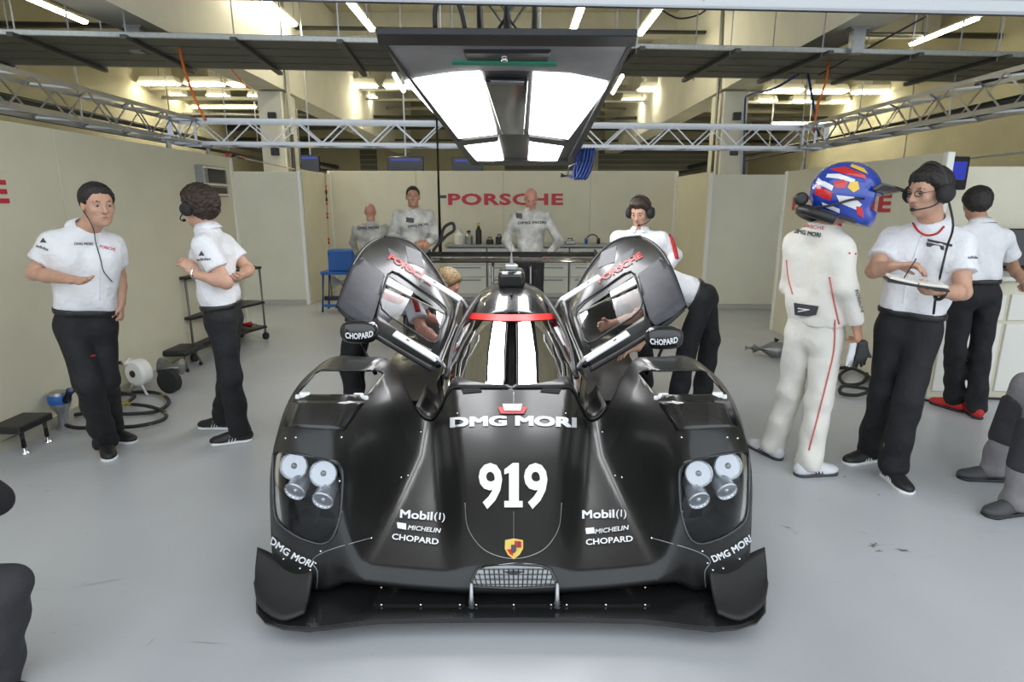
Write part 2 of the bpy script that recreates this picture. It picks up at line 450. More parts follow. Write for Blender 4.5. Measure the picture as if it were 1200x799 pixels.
# fluorescent ceiling lamps running into the depth: (far px, far py, near px, near py)
LZ = 4.9
lamps = [(100, 27, 35, 0, 'left of the left roof beam'), (345, 30, 310, 0, 'just right of the left roof beam'), (436, 36, 404, -2, 'left of the light gantry'),
         (672, 36, 690, 4, 'just right of the light gantry mount'), (750, 41, 777, 8, 'with a looped cable'), (830, 45, 870, 11, 'just left of the right roof beam'), (1068, 53, 1148, 22, 'right of the right roof beam')]
def long_lamp(a, b, label, group):
    a = Vector(a); b = Vector(b); d = (b - a); L = d.length; dn = d.normalized()
    t = empty('fluorescent_lamp', (a + b) / 2, label, 'lamp', group)
    ang = math.atan2(dn.y, dn.x); R = Matrix.Rotation(ang, 4, 'Z')
    c = (a + b) / 2
    obj('lamp_housing', box(nbm(), c + Vector((0, 0, 0.05)), (L + 0.06, 0.16, 0.05), R, 0.01), 'lamp_body', t)
    obj('tube_light', box(nbm(), c, (L, 0.11, 0.05), R, 0.02, 2), 'lamp_tube', t)
    for p in (a, b):
        rod('hanger_wire', p + Vector((0, 0, 0.06)), Vector((p.x, p.y, 6.0)), 0.006, t)
    return t
for i, (fx, fy, nx, ny, where) in enumerate(lamps):
    a = at_z(fx, fy, LZ); b = at_z(nx, ny, LZ)
    xm = a.x
    long_lamp((a.x, a.y, LZ), (a.x, b.y - (1.2 if ny <= 0 else 0), LZ), 'long white fluorescent ceiling lamp %s' % where, 'long ceiling lamps')
# far rows seen under the tray
far = []
for px in (128, 187, 240, 290, 420, 472, 770, 822, 918, 970, 1022, 1074): far.append((px, 99 + (px - 600) * 0.012 + 4, 16.8, 1.05))
for px in (155, 205, 256, 304, 430, 740, 785, 897, 938, 982, 1032): far.append((px, 113 + (px - 600) * 0.010 + 3, 18.6, 0.62))
for i, (px, py, y, w) in enumerate(far):
    p = at_y(px, py, y)
    t = empty('high_bay_lamp', p, 'wide reflector lamp hanging in the row above the rear partition' if w > 1 else 'small reflector lamp hanging near the far wall of the hall', 'lamp', 'wide reflector lamps' if w > 1 else 'small reflector lamps')
    bm = nbm()
    prism(bm, [(p.x - w / 2, y - 0.16, p.z), (p.x + w / 2, y - 0.16, p.z), (p.x + w * 0.42, y - 0.12, p.z + 0.16), (p.x - w * 0.42, y - 0.12, p.z + 0.16)], (0, 0.32, 0))
    obj('reflector', bm, 'lamp_body', t)
    obj('tube_light', box(nbm(), (p.x, y - 0.02, p.z - 0.02), (w * 0.9, 0.34, 0.035), bevel=0.01), 'lamp_tube', t)
    rod('hanger_wire', (p.x, y, p.z + 0.1), (p.x, y, 6.0), 0.01, t)
# glowing strips added to stand in for the lit band of the far wall
for i, (x0, x1, py) in enumerate(((225, 300, 126), (905, 985, 146))):
    a = at_y(x0, py, 19.4); b = at_y(x1, py, 19.4)
    long_lamp((a.x, 19.4, a.z), (b.x, 19.4, a.z), 'added glowing strip for the lit band on the far wall of the hall, %s' % ('between the left truss and column', 'right of the right column', 'over the left partition')[i], 'far lit band strips')
# pipes under the ceiling
for i, (py, y, r, lab, m) in enumerate(((36, 12.6, 0.06, 'dark pipe crossing just above the cable tray', 'tray_metal'), (107, 17.6, 0.05, 'pale pipe crossing below the wide reflector lamps', 'lamp_body'), (118, 18.2, 0.06, 'pale pipe crossing below the small reflector lamps', 'lamp_body'), (138, 19.2, 0.09, 'thick dark pipe crossing low on the far wall', 'tray_metal'))):
    p = at_y(600, py, y)
    o = obj('ceiling_pipe', tube(nbm(), [(-9.9, y - 0.4, p.z), (9.9, y + 0.4, p.z)], r, 10), m, smooth=True); tag(o, lab, 'pipe')
for i, (x, z, r, lab, m) in enumerate(((-6.2, 2.75, 0.07, 'dark pipe running into the hall beyond the left partition', 'tray_metal'), (-7.4, 3.18, 0.09, 'thick dark duct running along the left side of the hall', 'tray_metal'), (6.3, 2.8, 0.07, 'dark pipe running into the hall beyond the right partition', 'tray_metal'), (7.5, 3.18, 0.09, 'thick dark duct running along the right side of the hall', 'tray_metal'), (8.6, 2.5, 0.06, 'pale pipe running low along the right side of the hall', 'lamp_body'))):
    t = empty('hall_pipe', (x, 14, z), lab, 'pipe')
    obj('pipe_run', tube(nbm(), [(x, 2.0, z), (x, 25.9, z)], r, 10), m, t, smooth=True)
    for y in (4.5, 9.0, 13.5, 18.0): rod('pipe_hanger', (x, y, z), (x, y, 6.0), 0.012, t)
for i, (py, y, r, lab, m) in enumerate(((128, 21.0, 0.10, 'thick pale duct crossing the far end of the hall', 'lamp_body'), (150, 22.0, 0.16, 'thick dark duct crossing behind the long truss', 'tray_metal'), (165, 22.5, 0.06, 'thin dark pipe crossing behind the long truss', 'tray_metal'))):
    p = at_y(600, py, y)
    o = obj('ceiling_pipe', tube(nbm(), [(-9.9, y - 0.4, p.z), (9.9, y + 0.4, p.z)], r, 10), m, smooth=True); tag(o, lab, 'pipe')
# grey brackets bolted under the roof beams
for i, (px, py, x, lab) in enumerate(((155, 14, -4.50, 'grey steel bracket under the left roof beam'), (1005, 40, 4.16, 'grey steel bracket under the right roof beam'))):
    y = at_x(px, py, x).y
    t = empty('beam_bracket', (x, y, 3.72), lab, 'bracket')
    obj('top_flange', box(nbm(), (x, y, 3.705), (0.22, 0.12, 0.03)), 'steel_grey', t)
    obj('hanger_plate', box(nbm(), (x, y, 3.56), (0.15, 0.10, 0.27), bevel=0.005), 'steel_grey', t)
# cables
def cable(name, pts, r, m, label, cat='cable', n=8, seg=6):
    o = obj(name, tube(nbm(), spline(pts, n), r, seg), m, smooth=True); return tag(o, label, cat)
cable('orange_cable', [at_y(209, 45, 7.6), at_y(213, 70, 7.4), at_y(224, 105, 7.1), at_y(240, 141, 6.95)], 0.014, 'orange_cable', 'orange cable hanging from the tray to the left truss corner')
cable('orange_cable', [at_y(972, 64, 8.3), at_y(968, 95, 8.0), at_y(958, 125, 7.8), at_y(953, 157, 7.65)], 0.013, 'orange_cable', 'orange cable hanging from the tray to the right truss corner')
cable('orange_cable', [at_z(271, 81, 3.45), at_y(281, 93, 9.15), at_y(288, 101, 9.1), at_y(294, 104, 9.1)], 0.013, 'orange_cable', 'short orange cable dangling beside the left column')
cable('blue_cable', [at_y(947, 88, 8.7), at_y(951, 110, 8.3), at_y(955, 135, 8.0), at_y(960, 160, 7.7)], 0.016, 'blue_hose', 'dark blue cable hanging beside the right orange cable')
cable('black_cable', [at_y(935, 88, 8.7), at_y(905, 105, 9.4), at_y(878, 112, 11.0), at_y(873, 125, 11.5), at_y(872, 205, 11.55)], 0.018, 'blue_hose', 'dark cable looping from the tray down the right column')
cable('black_cable', [at_y(1085, 20, 7.5), at_y(1030, 50, 7.7), at_y(960, 88, 8.6)], 0.012, 'black_plastic', 'thin black cable running along the right end of the tray')
cable('black_cable', [at_y(775, 12, 9.4), at_y(795, 22, 9.4), at_y(818, 18, 9.4), at_y(832, 8, 9.4)], 0.012, 'black_plastic', 'black cable sagging between two ceiling lamps')
cable('black_hose', [at_y(510, 35, 3.1), at_y(512, 5, 3.1), at_y(535, 2, 3.1), at_y(545, 34, 3.1)], 0.012, 'rubber', 'black hose looping up from the light gantry')

# ---------------------------------------------------------------- overhead light gantry above the car
g0 = at_y(442, 40, 2.9); g1 = at_y(746, 42, 2.9); g2 = at_y(553, 191, 6.5); g3 = at_y(669, 191, 6.5)
gx = Vector((1, 0, 0)); gl = ((g2 + g3) / 2 - (g0 + g1) / 2); gy = gl.normalized(); gn = gx.cross(gy).normalized()
if gn.z > 0: gn = -gn            # gn points down, towards the car
gc = (g0 + g1) / 2
def at_g(px, py, off=0.0):
    r = ray(px, py); k = (gc - EYE).dot(gn) / r.dot(gn)
    return EYE + r * k + gn * off
GA = empty('light_gantry', (g0 + g1 + g2 + g3) / 4, 'large dark overhead light panel with bright white diffusers hanging over the race car', 'light panel')
def g_panel(name, pix, m, off, th, bevel=0.0):
    bm = nbm(); prism(bm, [at_g(x, y, off) for x, y in pix], -gn * th)
    if bevel: bmesh.ops.bevel(bm, geom=bm.edges[:], offset=bevel, segments=1, affect='EDGES')
    return obj(name, bm, m, GA)
g_panel('backing_board', [(441, 40), (746, 42), (669, 191), (553, 191)], 'gantry_frame', 0.0, 0.012)
for pix in ([(441, 35), (747, 37), (745, 50), (443, 48)], [(441, 36), (450, 45), (561, 191), (552, 192)], [(747, 38), (738, 46), (663, 191), (671, 192)], [(553, 187), (669, 187), (670, 192), (552, 192)]):
    g_panel('frame_bar', pix, 'gantry_frame', 0.022, 0.032, 0.004)
g_panel('grey_fascia', [(450, 48), (736, 49), (716, 93), (668, 83), (600, 80), (530, 82), (474, 92)], 'gantry_panel', 0.012, 0.01)
curve_top = lambda x0, y0, x1, y1, bow: [(x0 + (x1 - x0) * i / 6, y0 + (y1 - y0) * i / 6 - bow * math.sin(math.pi * i / 6)) for i in range(7)]
g_panel('diffuser', curve_top(475, 93, 563, 82, 2) + [(582, 155), (535, 160.5)], 'panel_light', 0.018, 0.012)
g_panel('diffuser', curve_top(625, 84, 713, 97, 2) + [(666, 161), (620, 155)], 'panel_light', 0.018, 0.012)
g_panel('diffuser', [(542, 168), (584, 163), (590, 186), (561, 188.5)], 'panel_light', 0.018, 0.012)
g_panel('diffuser', [(621, 163), (661, 168), (652, 188.5), (619, 186)], 'panel_light', 0.018, 0.012)
g_panel('divider_bar', [(536, 161.5), (583, 156), (584, 162), (540, 167.5)], 'gantry_frame', 0.03, 0.02)
g_panel('divider_bar', [(620, 156), (665, 162), (662, 168), (620, 162)], 'gantry_frame', 0.03, 0.02)
g_panel('green_strip', [(530, 68), (652, 70), (652, 74), (530, 72)], 'green_strip', 0.02, 0.01)
g_panel('centre_housing', [(568, 92), (619, 92), (614, 155), (588, 155)], 'black_gloss', 0.02, 0.02, 0.004)
g_panel('vent_bar', [(575, 90), (614, 91), (614, 94), (575, 93)], 'steel_grey', 0.03, 0.01)
bm = nbm(); lathe(bm, [(0.016, 0), (0.016, 0.03), (0.012, 0.034)], at_g(591, 63, 0.005), gn, 12)
obj('hook_base', bm, 'chrome', GA, smooth=True)
bm = nbm(); c = at_g(591, 60, 0.03); tube(bm, [c + (gx * math.cos(a) * 0.011 + gy * math.sin(a) * 0.016) for a in [k * math.pi / 6 for k in range(12)]], 0.004, 6, closed=True)
obj('hook_ring', bm, 'chrome', GA, smooth=True)
for px, py, dx in ((462, 92, 11), (729, 94, -11)):
    a = at_g(px, py, -0.02); b = at_g(px + dx, py + 19, -0.02)
    obj('side_lamp', tube(nbm(), [a, b], 0.012, 8), 'panel_light', GA, smooth=True)
# aluminium mount going up from the gantry
top = Vector((gc.x, 3.25, 2.36))
for sx in (-0.13, 0.13):
    for sy in (-0.13, 0.13):
        obj('mount_leg', tube(nbm(), [top + Vector((sx, sy, 0)), top + Vector((sx * 1.15, sy * 1.15, 0.75))], 0.02, 8), 'alu', GA, smooth=True)
for k, (a, b) in enumerate((((-0.13, -0.13, 0), (0.15, -0.15, 0.38)), ((0.13, -0.13, 0), (-0.15, -0.15, 0.38)), ((-0.13, 0.13, 0), (0.15, 0.15, 0.38)), ((0.13, 0.13, 0), (-0.15, 0.15, 0.38)), ((0.0, -0.13, 0), (0.0, -0.13, 0.75)))):
    obj('mount_brace', tube(nbm(), [top + Vector(a), top + Vector(b)], 0.012 if k < 4 else 0.03, 8), 'alu' if k < 4 else 'galv', GA, smooth=True)
obj('junction_box', box(nbm(), top + Vector((0.0, 0, 0.02)), (0.42, 0.4, 0.05), bevel=0.01), 'gantry_frame', GA)

# black air pole with a coiled hose in front of the rear partition
pp = at_y(515, 255, 7.05)
t = empty('air_pole', (pp.x, 7.05, 0.9), 'black air supply pole hanging from the truss with a looped hose', 'pole')
zt = TZ - 0.1
obj('pole_tube', tube(nbm(), [(pp.x, 7.05, at_y(515, 300, 7.05).z), (pp.x, 7.05, 3.5)], 0.022, 8), 'black_plastic', t, smooth=True)
obj('hose_loop', tube(nbm(), spline([at_y(516, 285, 7.0), at_y(520, 268, 7.0), at_y(530, 262, 7.0), at_y(532, 270, 7.0), at_y(524, 276, 7.0), at_y(518, 282, 7.0), at_y(508, 294, 7.0), at_y(512, 300, 7.0)], 6), 0.02, 6), 'rubber', t, smooth=True)
obj('bracket_arm', box(nbm(), at_y(519, 231, 7.03), (0.08, 0.03, 0.035)), 'black_plastic', t)
# blue coiled hose with an air gun hanging from the gantry's far corner
hp = at_y(684, 195, 6.3)
t = empty('coiled_hose', hp, 'blue coiled air hose hanging by the far end of the light gantry', 'hose')
pts = []
for k in range(0, 97):
    a = k / 96 * 8 * 2 * math.pi; pts.append(hp + Vector((math.cos(a) * 0.03 + (k / 96 - 0.5) * 0.13 + 0.04 * math.sin(a), 0.05 * math.cos(a * 0.5), math.sin(a) * 0.15 + 0.02)))
obj('coil', tube(nbm(), pts, 0.012, 5), 'blue_hose', t, smooth=True)
obj('hose_end', tube(nbm(), spline([hp + Vector((-0.03, -0.08, 0.16)), at_y(678, 178, 6.4), at_y(672, 172, 6.5)], 5), 0.01, 6), 'blue_hose', t, smooth=True)
gp = at_y(665, 206, 6.3)
t = empty('air_gun', gp, 'small chrome air gun hanging beside the blue coiled hose', 'air gun')
obj('gun_body', tube(nbm(), [gp + Vector((-0.07, 0, 0.0)), gp + Vector((0.05, 0, -0.015))], [0.026, 0.03], 12), 'chrome', t, smooth=True)
obj('gun_grip', tube(nbm(), [gp + Vector((0.0, 0, 0.0)), gp + Vector((0.015, 0, 0.09)), hp + Vector((-0.03, 0, 0.05))], [0.014, 0.012, 0.008], 8), 'steel_grey', t, smooth=True)
# hanging monitors above the rear partition
for i, (x0, x1, y0, y1, lab) in enumerate(((454, 497, 184, 204, 'dark monitor with blue bar above the rear partition, left of the air pole'), (530, 566, 185, 206, 'dark monitor with blue bar above the rear partition, right of the air pole'), (352, 376, 182, 203, 'dark monitor with blue bar beside the left column'))):
    a = at_y(x0, y0, 11.9); b = at_y(x1, y1 + 6, 11.9)
    c = Vector(((a.x + b.x) / 2, 11.9, (a.z + b.z) / 2))
    t = empty('monitor', c, lab, 'monitor')
    obj('screen_body', box(nbm(), c, (b.x - a.x, 0.06, a.z - b.z), bevel=0.01), 'screen_dark', t)
    obj('status_bar', box(nbm(), (c.x, 11.865, a.z - 0.06), ((b.x - a.x) * 0.8, 0.012, 0.035)), 'screen_blue', t)
    rod('hanger_rod', (c.x, 11.93, a.z - 0.05), (c.x, 11.93, 6.0), 0.015, t)

# ================================================================= RACE CAR
def carbon_mat(name, col, rough, coat, coat_rough, var=0.25):
    m = mat(name, col, rough, coat=coat, coat_rough=coat_rough, noise=var, nscale=2.2, detail=6)
    nt = m.node_tree; b = nt.nodes['Principled BSDF']
    tc = nt.nodes.new('ShaderNodeTexCoord'); ck = nt.nodes.new('ShaderNodeTexNoise'); ck.inputs['Scale'].default_value = 3.0; ck.inputs['Detail'].default_value = 5
    nt.links.new(tc.outputs['Object'], ck.inputs['Vector'])
    mr = nt.nodes.new('ShaderNodeMapRange'); mr.inputs['From Min'].default_value = 0.3; mr.inputs['From Max'].default_value = 0.7
    mr.inputs['To Min'].default_value = rough - 0.06; mr.inputs['To Max'].default_value = rough + 0.10
    b.inputs['Specular IOR Level'].default_value = 0.38
    nt.links.new(ck.outputs[0], mr.inputs['Value']); nt.links.new(mr.outputs[0], b.inputs['Roughness'])
    return m
carbon_mat('carbon', (0.011, 0.011, 0.0105), 0.33, 0.35, 0.14)
carbon_mat('carbon_gloss', (0.012, 0.012, 0.012), 0.25, 0.8, 0.06)
carbon_mat('carbon_matt', (0.020, 0.020, 0.020), 0.48, 0.0, 0.3)
mat('interior', (0.030, 0.021, 0.018), 0.7, noise=0.3, nscale=6)
mat('interior_black', (0.006, 0.006, 0.006), 0.8)
mat('door_lining', (0.05, 0.05, 0.058), 0.5, noise=0.15)
mat('tyre', (0.014, 0.014, 0.014), 0.8, bump=0.05)
mat('lens_white', (0.88, 0.90, 0.93), 0.12, metal=0.35, coat=1.0)
mat('reflector_grey', (0.55, 0.57, 0.60), 0.2, metal=0.7)
mat('gold', (0.72, 0.52, 0.12), 0.4)
def glass_mat(name, tint, fac_lo, rough=0.02, ior=1.5):
    m = bpy.data.materials.new(name); m.use_nodes = True; nt = m.node_tree
    for n in list(nt.nodes): nt.nodes.remove(n)
    out = nt.nodes.new('ShaderNodeOutputMaterial'); mx = nt.nodes.new('ShaderNodeMixShader')
    tr = nt.nodes.new('ShaderNodeBsdfTransparent'); tr.inputs[0].default_value = (*tint, 1)
    gl = nt.nodes.new('ShaderNodeBsdfGlossy'); gl.inputs['Roughness'].default_value = rough
    fr = nt.nodes.new('ShaderNodeFresnel'); fr.inputs['IOR'].default_value = ior
    mr = nt.nodes.new('ShaderNodeMapRange'); mr.inputs['To Min'].default_value = fac_lo; mr.inputs['To Max'].default_value = 1.0
    nt.links.new(fr.outputs[0], mr.inputs['Value']); nt.links.new(mr.outputs[0], mx.inputs[0])
    nt.links.new(tr.outputs[0], mx.inputs[1]); nt.links.new(gl.outputs[0], mx.inputs[2]); nt.links.new(mx.outputs[0], out.inputs[0])
    MATS[name] = m
glass_mat('windscreen_glass', (0.42, 0.37, 0.36), 0.02)
glass_mat('cover_glass', (0.86, 0.87, 0.88), 0.01, ior=1.18)
glass_mat('door_glass', (0.72, 0.72, 0.75), 0.0, ior=1.25)

XC = -0.004
CAR = empty('race_car', (XC, 4.2, 0), 'black carbon prototype race car numbered 919 with both doors raised', 'car')
def ss(x): x = min(1.0, max(0.0, x)); return x * x * (3 - 2 * x)
def y_front(a):
    if a < 0.62: return 2.05 + 0.03 * (a / 0.62) ** 2
    if a < 0.72: return 2.08 + 0.02 * ss((a - 0.62) / 0.10)
    return 2.10 + 0.11 * ((a - 0.72) / 0.28) ** 2.4
def surf(a, t):
    """height of the front bodywork at half-width a, t metres behind its front edge"""
    t = max(t, 0.0)
    N0 = 0.205 + 0.475 * min(t, 1.0) ** 0.85
    base = 0.205 + 0.285 * t + 0.035 * (a / 0.7) ** 2 * max(0, 1 - t)
    wn = 0.19 + 0.17 * min(t, 1.0)
    z = base + (N0 - base) * (1 - ss((a - (wn - 0.05)) / 0.13))
    tt = min(t / 0.62, 1.0)
    P = 0.20 + 0.685 * (1 - (1 - tt) ** 2.5) ** (1 / 3.0)
    if t > 0.72: P -= 0.05 * ((t - 0.72) / 0.3) ** 2
    k = min(t / 0.7, 1.0)
    i0 = 0.555 - 0.13 * k; i1 = 0.78 - 0.07 * k
    fw = min(1.0, max(0.0, (a - i0) / (i1 - i0))); fw = (fw ** 3 * (fw * (fw * 6 - 15) + 10)) ** 1.15
    if a > 0.85: P -= 0.05 * ((a - 0.85) / 0.15) ** 3 * (0.3 + 0.7 * min(1, t / 0.15))
    z = z + (P - z) * fw
    lip = max(0.0, 1 - t / 0.04)
    z -= 0.045 * lip ** 2 * (1 - 0.6 * fw)
    return z
cols = [0.62 * i / 34 for i in range(35)] + [0.62 + 0.38 * i / 30 for i in range(1, 31)]
ts = [0.0, 0.004, 0.01, 0.018, 0.028] + [0.04 + 0.96 * (i / 60) ** 1.25 for i in range(61)]
half = nbm()
P = []
def ptw(a, t, dz=0.0): return (XC - a, y_front(a) + t, surf(a, t) + dz)
under = [];
for r, t in enumerate(ts):
    row = [ptw(a, t) for a in cols]
    zs = row[-1][2]; yy = row[-1][1]
    for k in range(1, 6): row.append((XC - 1.00 - 0.006 * math.sin(math.pi * k / 5), yy, zs + (0.135 - zs) * k / 5))
    P.append(row)
r0 = P[0]
pre = []
for dy, dz in ((0.06, -0.035), (0.02, -0.03)):
    row = []
    for j, p in enumerate(r0):
        fw = ss((abs(p[0] - XC) - 0.60) / 0.16)
        row.append((p[0], p[1] + dy * (1 - fw) + 0.004 * fw, p[2] + dz * (1 - fw) + (-0.06 if dy > 0.03 else -0.03) * fw))
    pre.append(row)
V = grid(half, pre + P)
# the tub carries on behind the fenders
P2 = []
for t in (1.0, 1.1, 1.25, 1.4):
    P2.append([(XC - a, y_front(a) + t, surf(a, 1.0)) for a in [0.53 * i / 24 for i in range(25)]])
grid(half, P2)

# wheel opening on top of the fender: cut with planes
def cut_poly(bm, pix, keep, do_delete=True):
    """cut the mesh along the rays through a convex pixel polygon; returns faces inside that satisfy keep(centre)"""
    n = len(pix); cx = sum(p[0] for p in pix) / n; cy = sum(p[1] for p in pix) / n; rc = ray(cx, cy)
    planes = []
    for i in range(n):
        no = ray(*pix[i]).cross(ray(*pix[(i + 1) % n])).normalized()
        if no.dot(rc) < 0: no = -no
        planes.append(no)
    for no in planes:
        fs = [f for f in bm.faces if keep(f.calc_center_median())]
        ge = fs + list({e for f in fs for e in f.edges}) + list({v for f in fs for v in f.verts})
        bmesh.ops.bisect_plane(bm, geom=ge, plane_co=EYE, plane_no=no, dist=1e-6)
    ins = []
    for f in bm.faces:
        c = f.calc_center_median()
        if keep(c) and all((c - EYE).dot(no) > 0 for no in planes): ins.append(f)
    return ins
def extract(bm, faces):
    vm = {}; nb = nbm()
    for f in faces:
        vs = []
        for v in f.verts:
            if v.index not in vm or True:
                k = (round(v.co.x, 6), round(v.co.y, 6), round(v.co.z, 6))
                if k not in vm: vm[k] = nb.verts.new(v.co)
                vs.append(vm[k])
        try: nb.faces.new(vs)
        except ValueError: pass
    bmesh.ops.delete(bm, geom=faces, context='FACES')
    return nb
def mirror_bm(bm):
    nb = bm.copy()
    for v in nb.verts: v.co.x = 2 * XC - v.co.x
    bmesh.ops.reverse_faces(nb, faces=nb.faces[:])
    return nb
def both(name, bm, m, smooth=True, auto=None, solid=0.0):
    """left part and its mirror image on the right, as two parts of the car"""
    r = mirror_bm(bm); out = []
    for b in (bm, r):
        o = obj(name, b, m, CAR, smooth=smooth, auto=auto)
        if solid:
            md = o.modifiers.new('solid', 'SOLIDIFY'); md.thickness = solid; md.offset = -1
        out.append(o)
    return out
light_pix = [(324, 531), (352, 533), (390, 541), (398, 547), (401, 560), (399, 598), (394, 622), (386, 634), (374, 637), (352, 630), (332, 617), (323, 603), (321, 570), (321, 545)]
ins = cut_poly(half, light_pix, lambda c: c.y < 2.62 and c.x < -0.55 and c.z > 0.15)
cover = extract(half, ins)
open_pix = [(347, 462), (430, 463), (450, 438), (444, 434.5), (376, 433.5), (369, 437)]
ins = cut_poly(half, open_pix, lambda c: c.x < -0.55 and c.y > 2.35 and c.z > 0.5)
patch = extract(half, ins); patch.free()
bmesh.ops.delete(half, geom=[f for f in half.faces if f.calc_center_median().x < XC - 0.985 and (f.calc_center_median().y - 2.83) ** 2 + (f.calc_center_median().z - 0.35) ** 2 < 0.385 ** 2], context='FACES')
front = half.copy()
for v in front.verts: v.co.x = 2 * XC - v.co.x
bmesh.ops.reverse_faces(front, faces=front.faces[:])
tmp = bpy.data.meshes.new('tmp'); front.to_mesh(tmp); front.free(); half.from_mesh(tmp); bpy.data.meshes.remove(tmp)
bmesh.ops.remove_doubles(half, verts=half.verts[:], dist=1e-4)
BODY = obj('front_bodywork', half, 'carbon', CAR, smooth=True)
md = BODY.modifiers.new('solid', 'SOLIDIFY'); md.thickness = 0.008; md.offset = -1
bmB = nbm(); bmB.from_mesh(BODY.data)
BODY_BVH = BVHTree.FromBMesh(bmB); bmB.free()

covers = both('headlight_cover', cover, 'cover_glass')
cb = nbm(); cb.from_mesh(covers[0].data); COVER_BVH = BVHTree.FromBMesh(cb)
front_f = cb.faces[:]
ex = bmesh.ops.extrude_face_region(cb, geom=front_f)
nv = [g for g in ex['geom'] if isinstance(g, bmesh.types.BMVert)]
bmesh.ops.delete(cb, geom=[f for f in cb.faces if not any(v in set(nv) for v in f.verts)], context='FACES')
for v in nv: v.co += Vector((0.03, 0.17, -0.01))
both('headlight_bowl', cb, 'carbon_matt')
def cast(px, py, trees, off=0.0):
    r = ray(px, py).normalized(); best = None
    for t in trees:
        h = t.ray_cast(EYE, r)
        if h[0] is not None and (best is None or h[3] < best[3]): best = h
    if best is None: return None, None
    n = best[1]
    if n.dot(r) > 0: n = -n
    return best[0] + n * off, n
CARTREES = [BODY_BVH, COVER_BVH]
# black rim around each headlight cover
rim = [cast(x, y, CARTREES, 0.004)[0] for x, y in light_pix]
rim = [p for p in rim if p is not None]
both('headlight_rim', tube(nbm(), spline(rim, 4, True), 0.005, 6, closed=True), 'black_gloss')
# lamps behind the covers
def lamp(px, py, rad, ln, dirv):
    p, n = cast(px, py, [COVER_BVH])
    if p is None: return
    d = Vector(dirv).normalized(); c = p - d * 0.05
    for side in (1, -1):
        def mx(v): return Vector((v.x if side > 0 else 2 * XC - v.x, v.y, v.z))
        dd = Vector((d.x * side, d.y, d.z)); o = mx(c)
        lp = obj('headlamp', lathe(nbm(), [(rad * 0.8, -ln), (rad * 0.97, -ln * 0.3), (rad, -0.004), (rad * 0.9, 0.0), (rad * 0.86, -0.008)], o, dd, 24), 'reflector_grey', CAR, auto=40)
        ls = obj('lens', lathe(nbm(), [(rad * 0.93, 0.001), (rad * 0.80, -0.014), (rad * 0.55, -0.024), (rad * 0.3, -0.028)], o, dd, 14, cap=False), 'lens_white', lp)
        obj('bulb', lathe(nbm(), [(rad * 0.30, -0.030), (rad * 0.28, -0.012), (rad * 0.16, -0.004), (0.001, -0.002)], o, dd, 12), 'reflector_grey' if ln > 0.1 else 'steel_grey', lp, smooth=True)
lamp(340, 548, 0.058, 0.07, (0.1, -1, 0.35)); lamp(376, 557, 0.056, 0.07, (0.15, -1, 0.35))
lamp(338, 588, 0.046, 0.12, (-0.16, -0.85, -0.30)); lamp(372, 599, 0.046, 0.12, (-0.12, -0.85, -0.30))

# gloss louvre panel and white cross strut of each fender
pan = nbm(); PP = []
for i in range(9):
    u = i / 8; row = []
    for j in range(9):
        v = j / 8
        px = (344 + (427 - 344) * v) * (1 - u) + (334 + (404 - 334) * v) * u; py = 471 + (503 - 471) * u + 4 * (v - 0.5) * u
        p, n = cast(px, py, [BODY_BVH], 0.006)
        row.append(p if p is not None else Vector((XC - 0.8, 2.4, 0.8)))
    PP.append(row)
grid(pan, PP)
for o in both('louvre_panel', pan, 'carbon_gloss', solid=0.008): pass
a = cast(348, 467.5, [BODY_BVH], 0.012)[0]; b = cast(429, 467.5, [BODY_BVH], 0.012)[0]
st = nbm(); d = (b - a)
rot = d.to_track_quat('X', 'Z').to_matrix().to_4x4()
box(st, (a + b) / 2, (d.length, 0.022, 0.016), rot, 0.003)
both('fender_strut', st, 'white_paint', smooth=False)
for f in (0.13, 0.87): both('strut_clamp', box(nbm(), a + d * f + Vector((0, -0.004, 0.01)), (0.045, 0.034, 0.02), rot, 0.004), 'white_paint', smooth=False)

# ---- decals wrapped on a surface along pixel paths
def wrap_text(name, s, x0, y0, x1, y1, hpx, m, trees, parent, bold=0.03, off=0.004, bow=0.0, space=1.0, shear=0.0, dirx=None):
    """text whose centre line runs from (x0,y0) to (x1,y1) px with cap height hpx"""
    vs, fs = text_bm(s, 1.0, bold, 1.0, 0.0, space, shear)
    w = vs[:, 0].max() - vs[:, 0].min()
    dx, dy = x1 - x0, y1 - y0; L = math.hypot(dx, dy); ex, ey = dx / L, dy / L
    pts = []; last = None
    for v in vs:
        q = v[0] / w + 0.5
        px = x0 + dx * q + ey * v[1] * hpx; py = y0 + dy * q - ex * v[1] * hpx - bow * math.sin(math.pi * q)
        p = None; k = 0
        while p is None and k < 12:
            f_ = 1 - 0.03 * k; cxm = (x0 + x1) / 2; cym = (y0 + y1) / 2
            p, n = cast(cxm + (px - cxm) * f_, cym + (py - cym) * f_, trees, off); k += 1
        if p is None: p = last if last is not None else EYE + ray(px, py) * 2.3
        last = p; pts.append(p)
    return raw_mesh(name, pts, fs, m, parent)
def wrap_poly(name, pix, m, trees, parent, off=0.005):
    pts = []
    for x, y in pix:
        p, n = cast(x, y, trees, off)
        if p is None: return None
        pts.append(p)
    bm = nbm(); vs = [bm.verts.new(p) for p in pts]
    c = bm.verts.new(sum(pts, Vector()) / len(pts))
    for i in range(len(vs)): bm.faces.new((vs[i], vs[(i + 1) % len(vs)], c))
    return obj(name, bm, m, parent)
T = CARTREES
wrap_text('number_decal', '9', 561, 570.5, 588.5, 570.5, 54, 'white_print', T, CAR, bold=0.0255)
wrap_text('number_decal', '9', 614, 570.5, 641.5, 570.5, 54, 'white_print', T, CAR, bold=0.0255)
one = [(591, 551), (601, 543.5), (608, 543.5), (608, 588), (612.5, 588), (612.5, 595.5), (591, 595.5), (591, 588), (596.5, 588), (596.5, 555), (591, 557)]
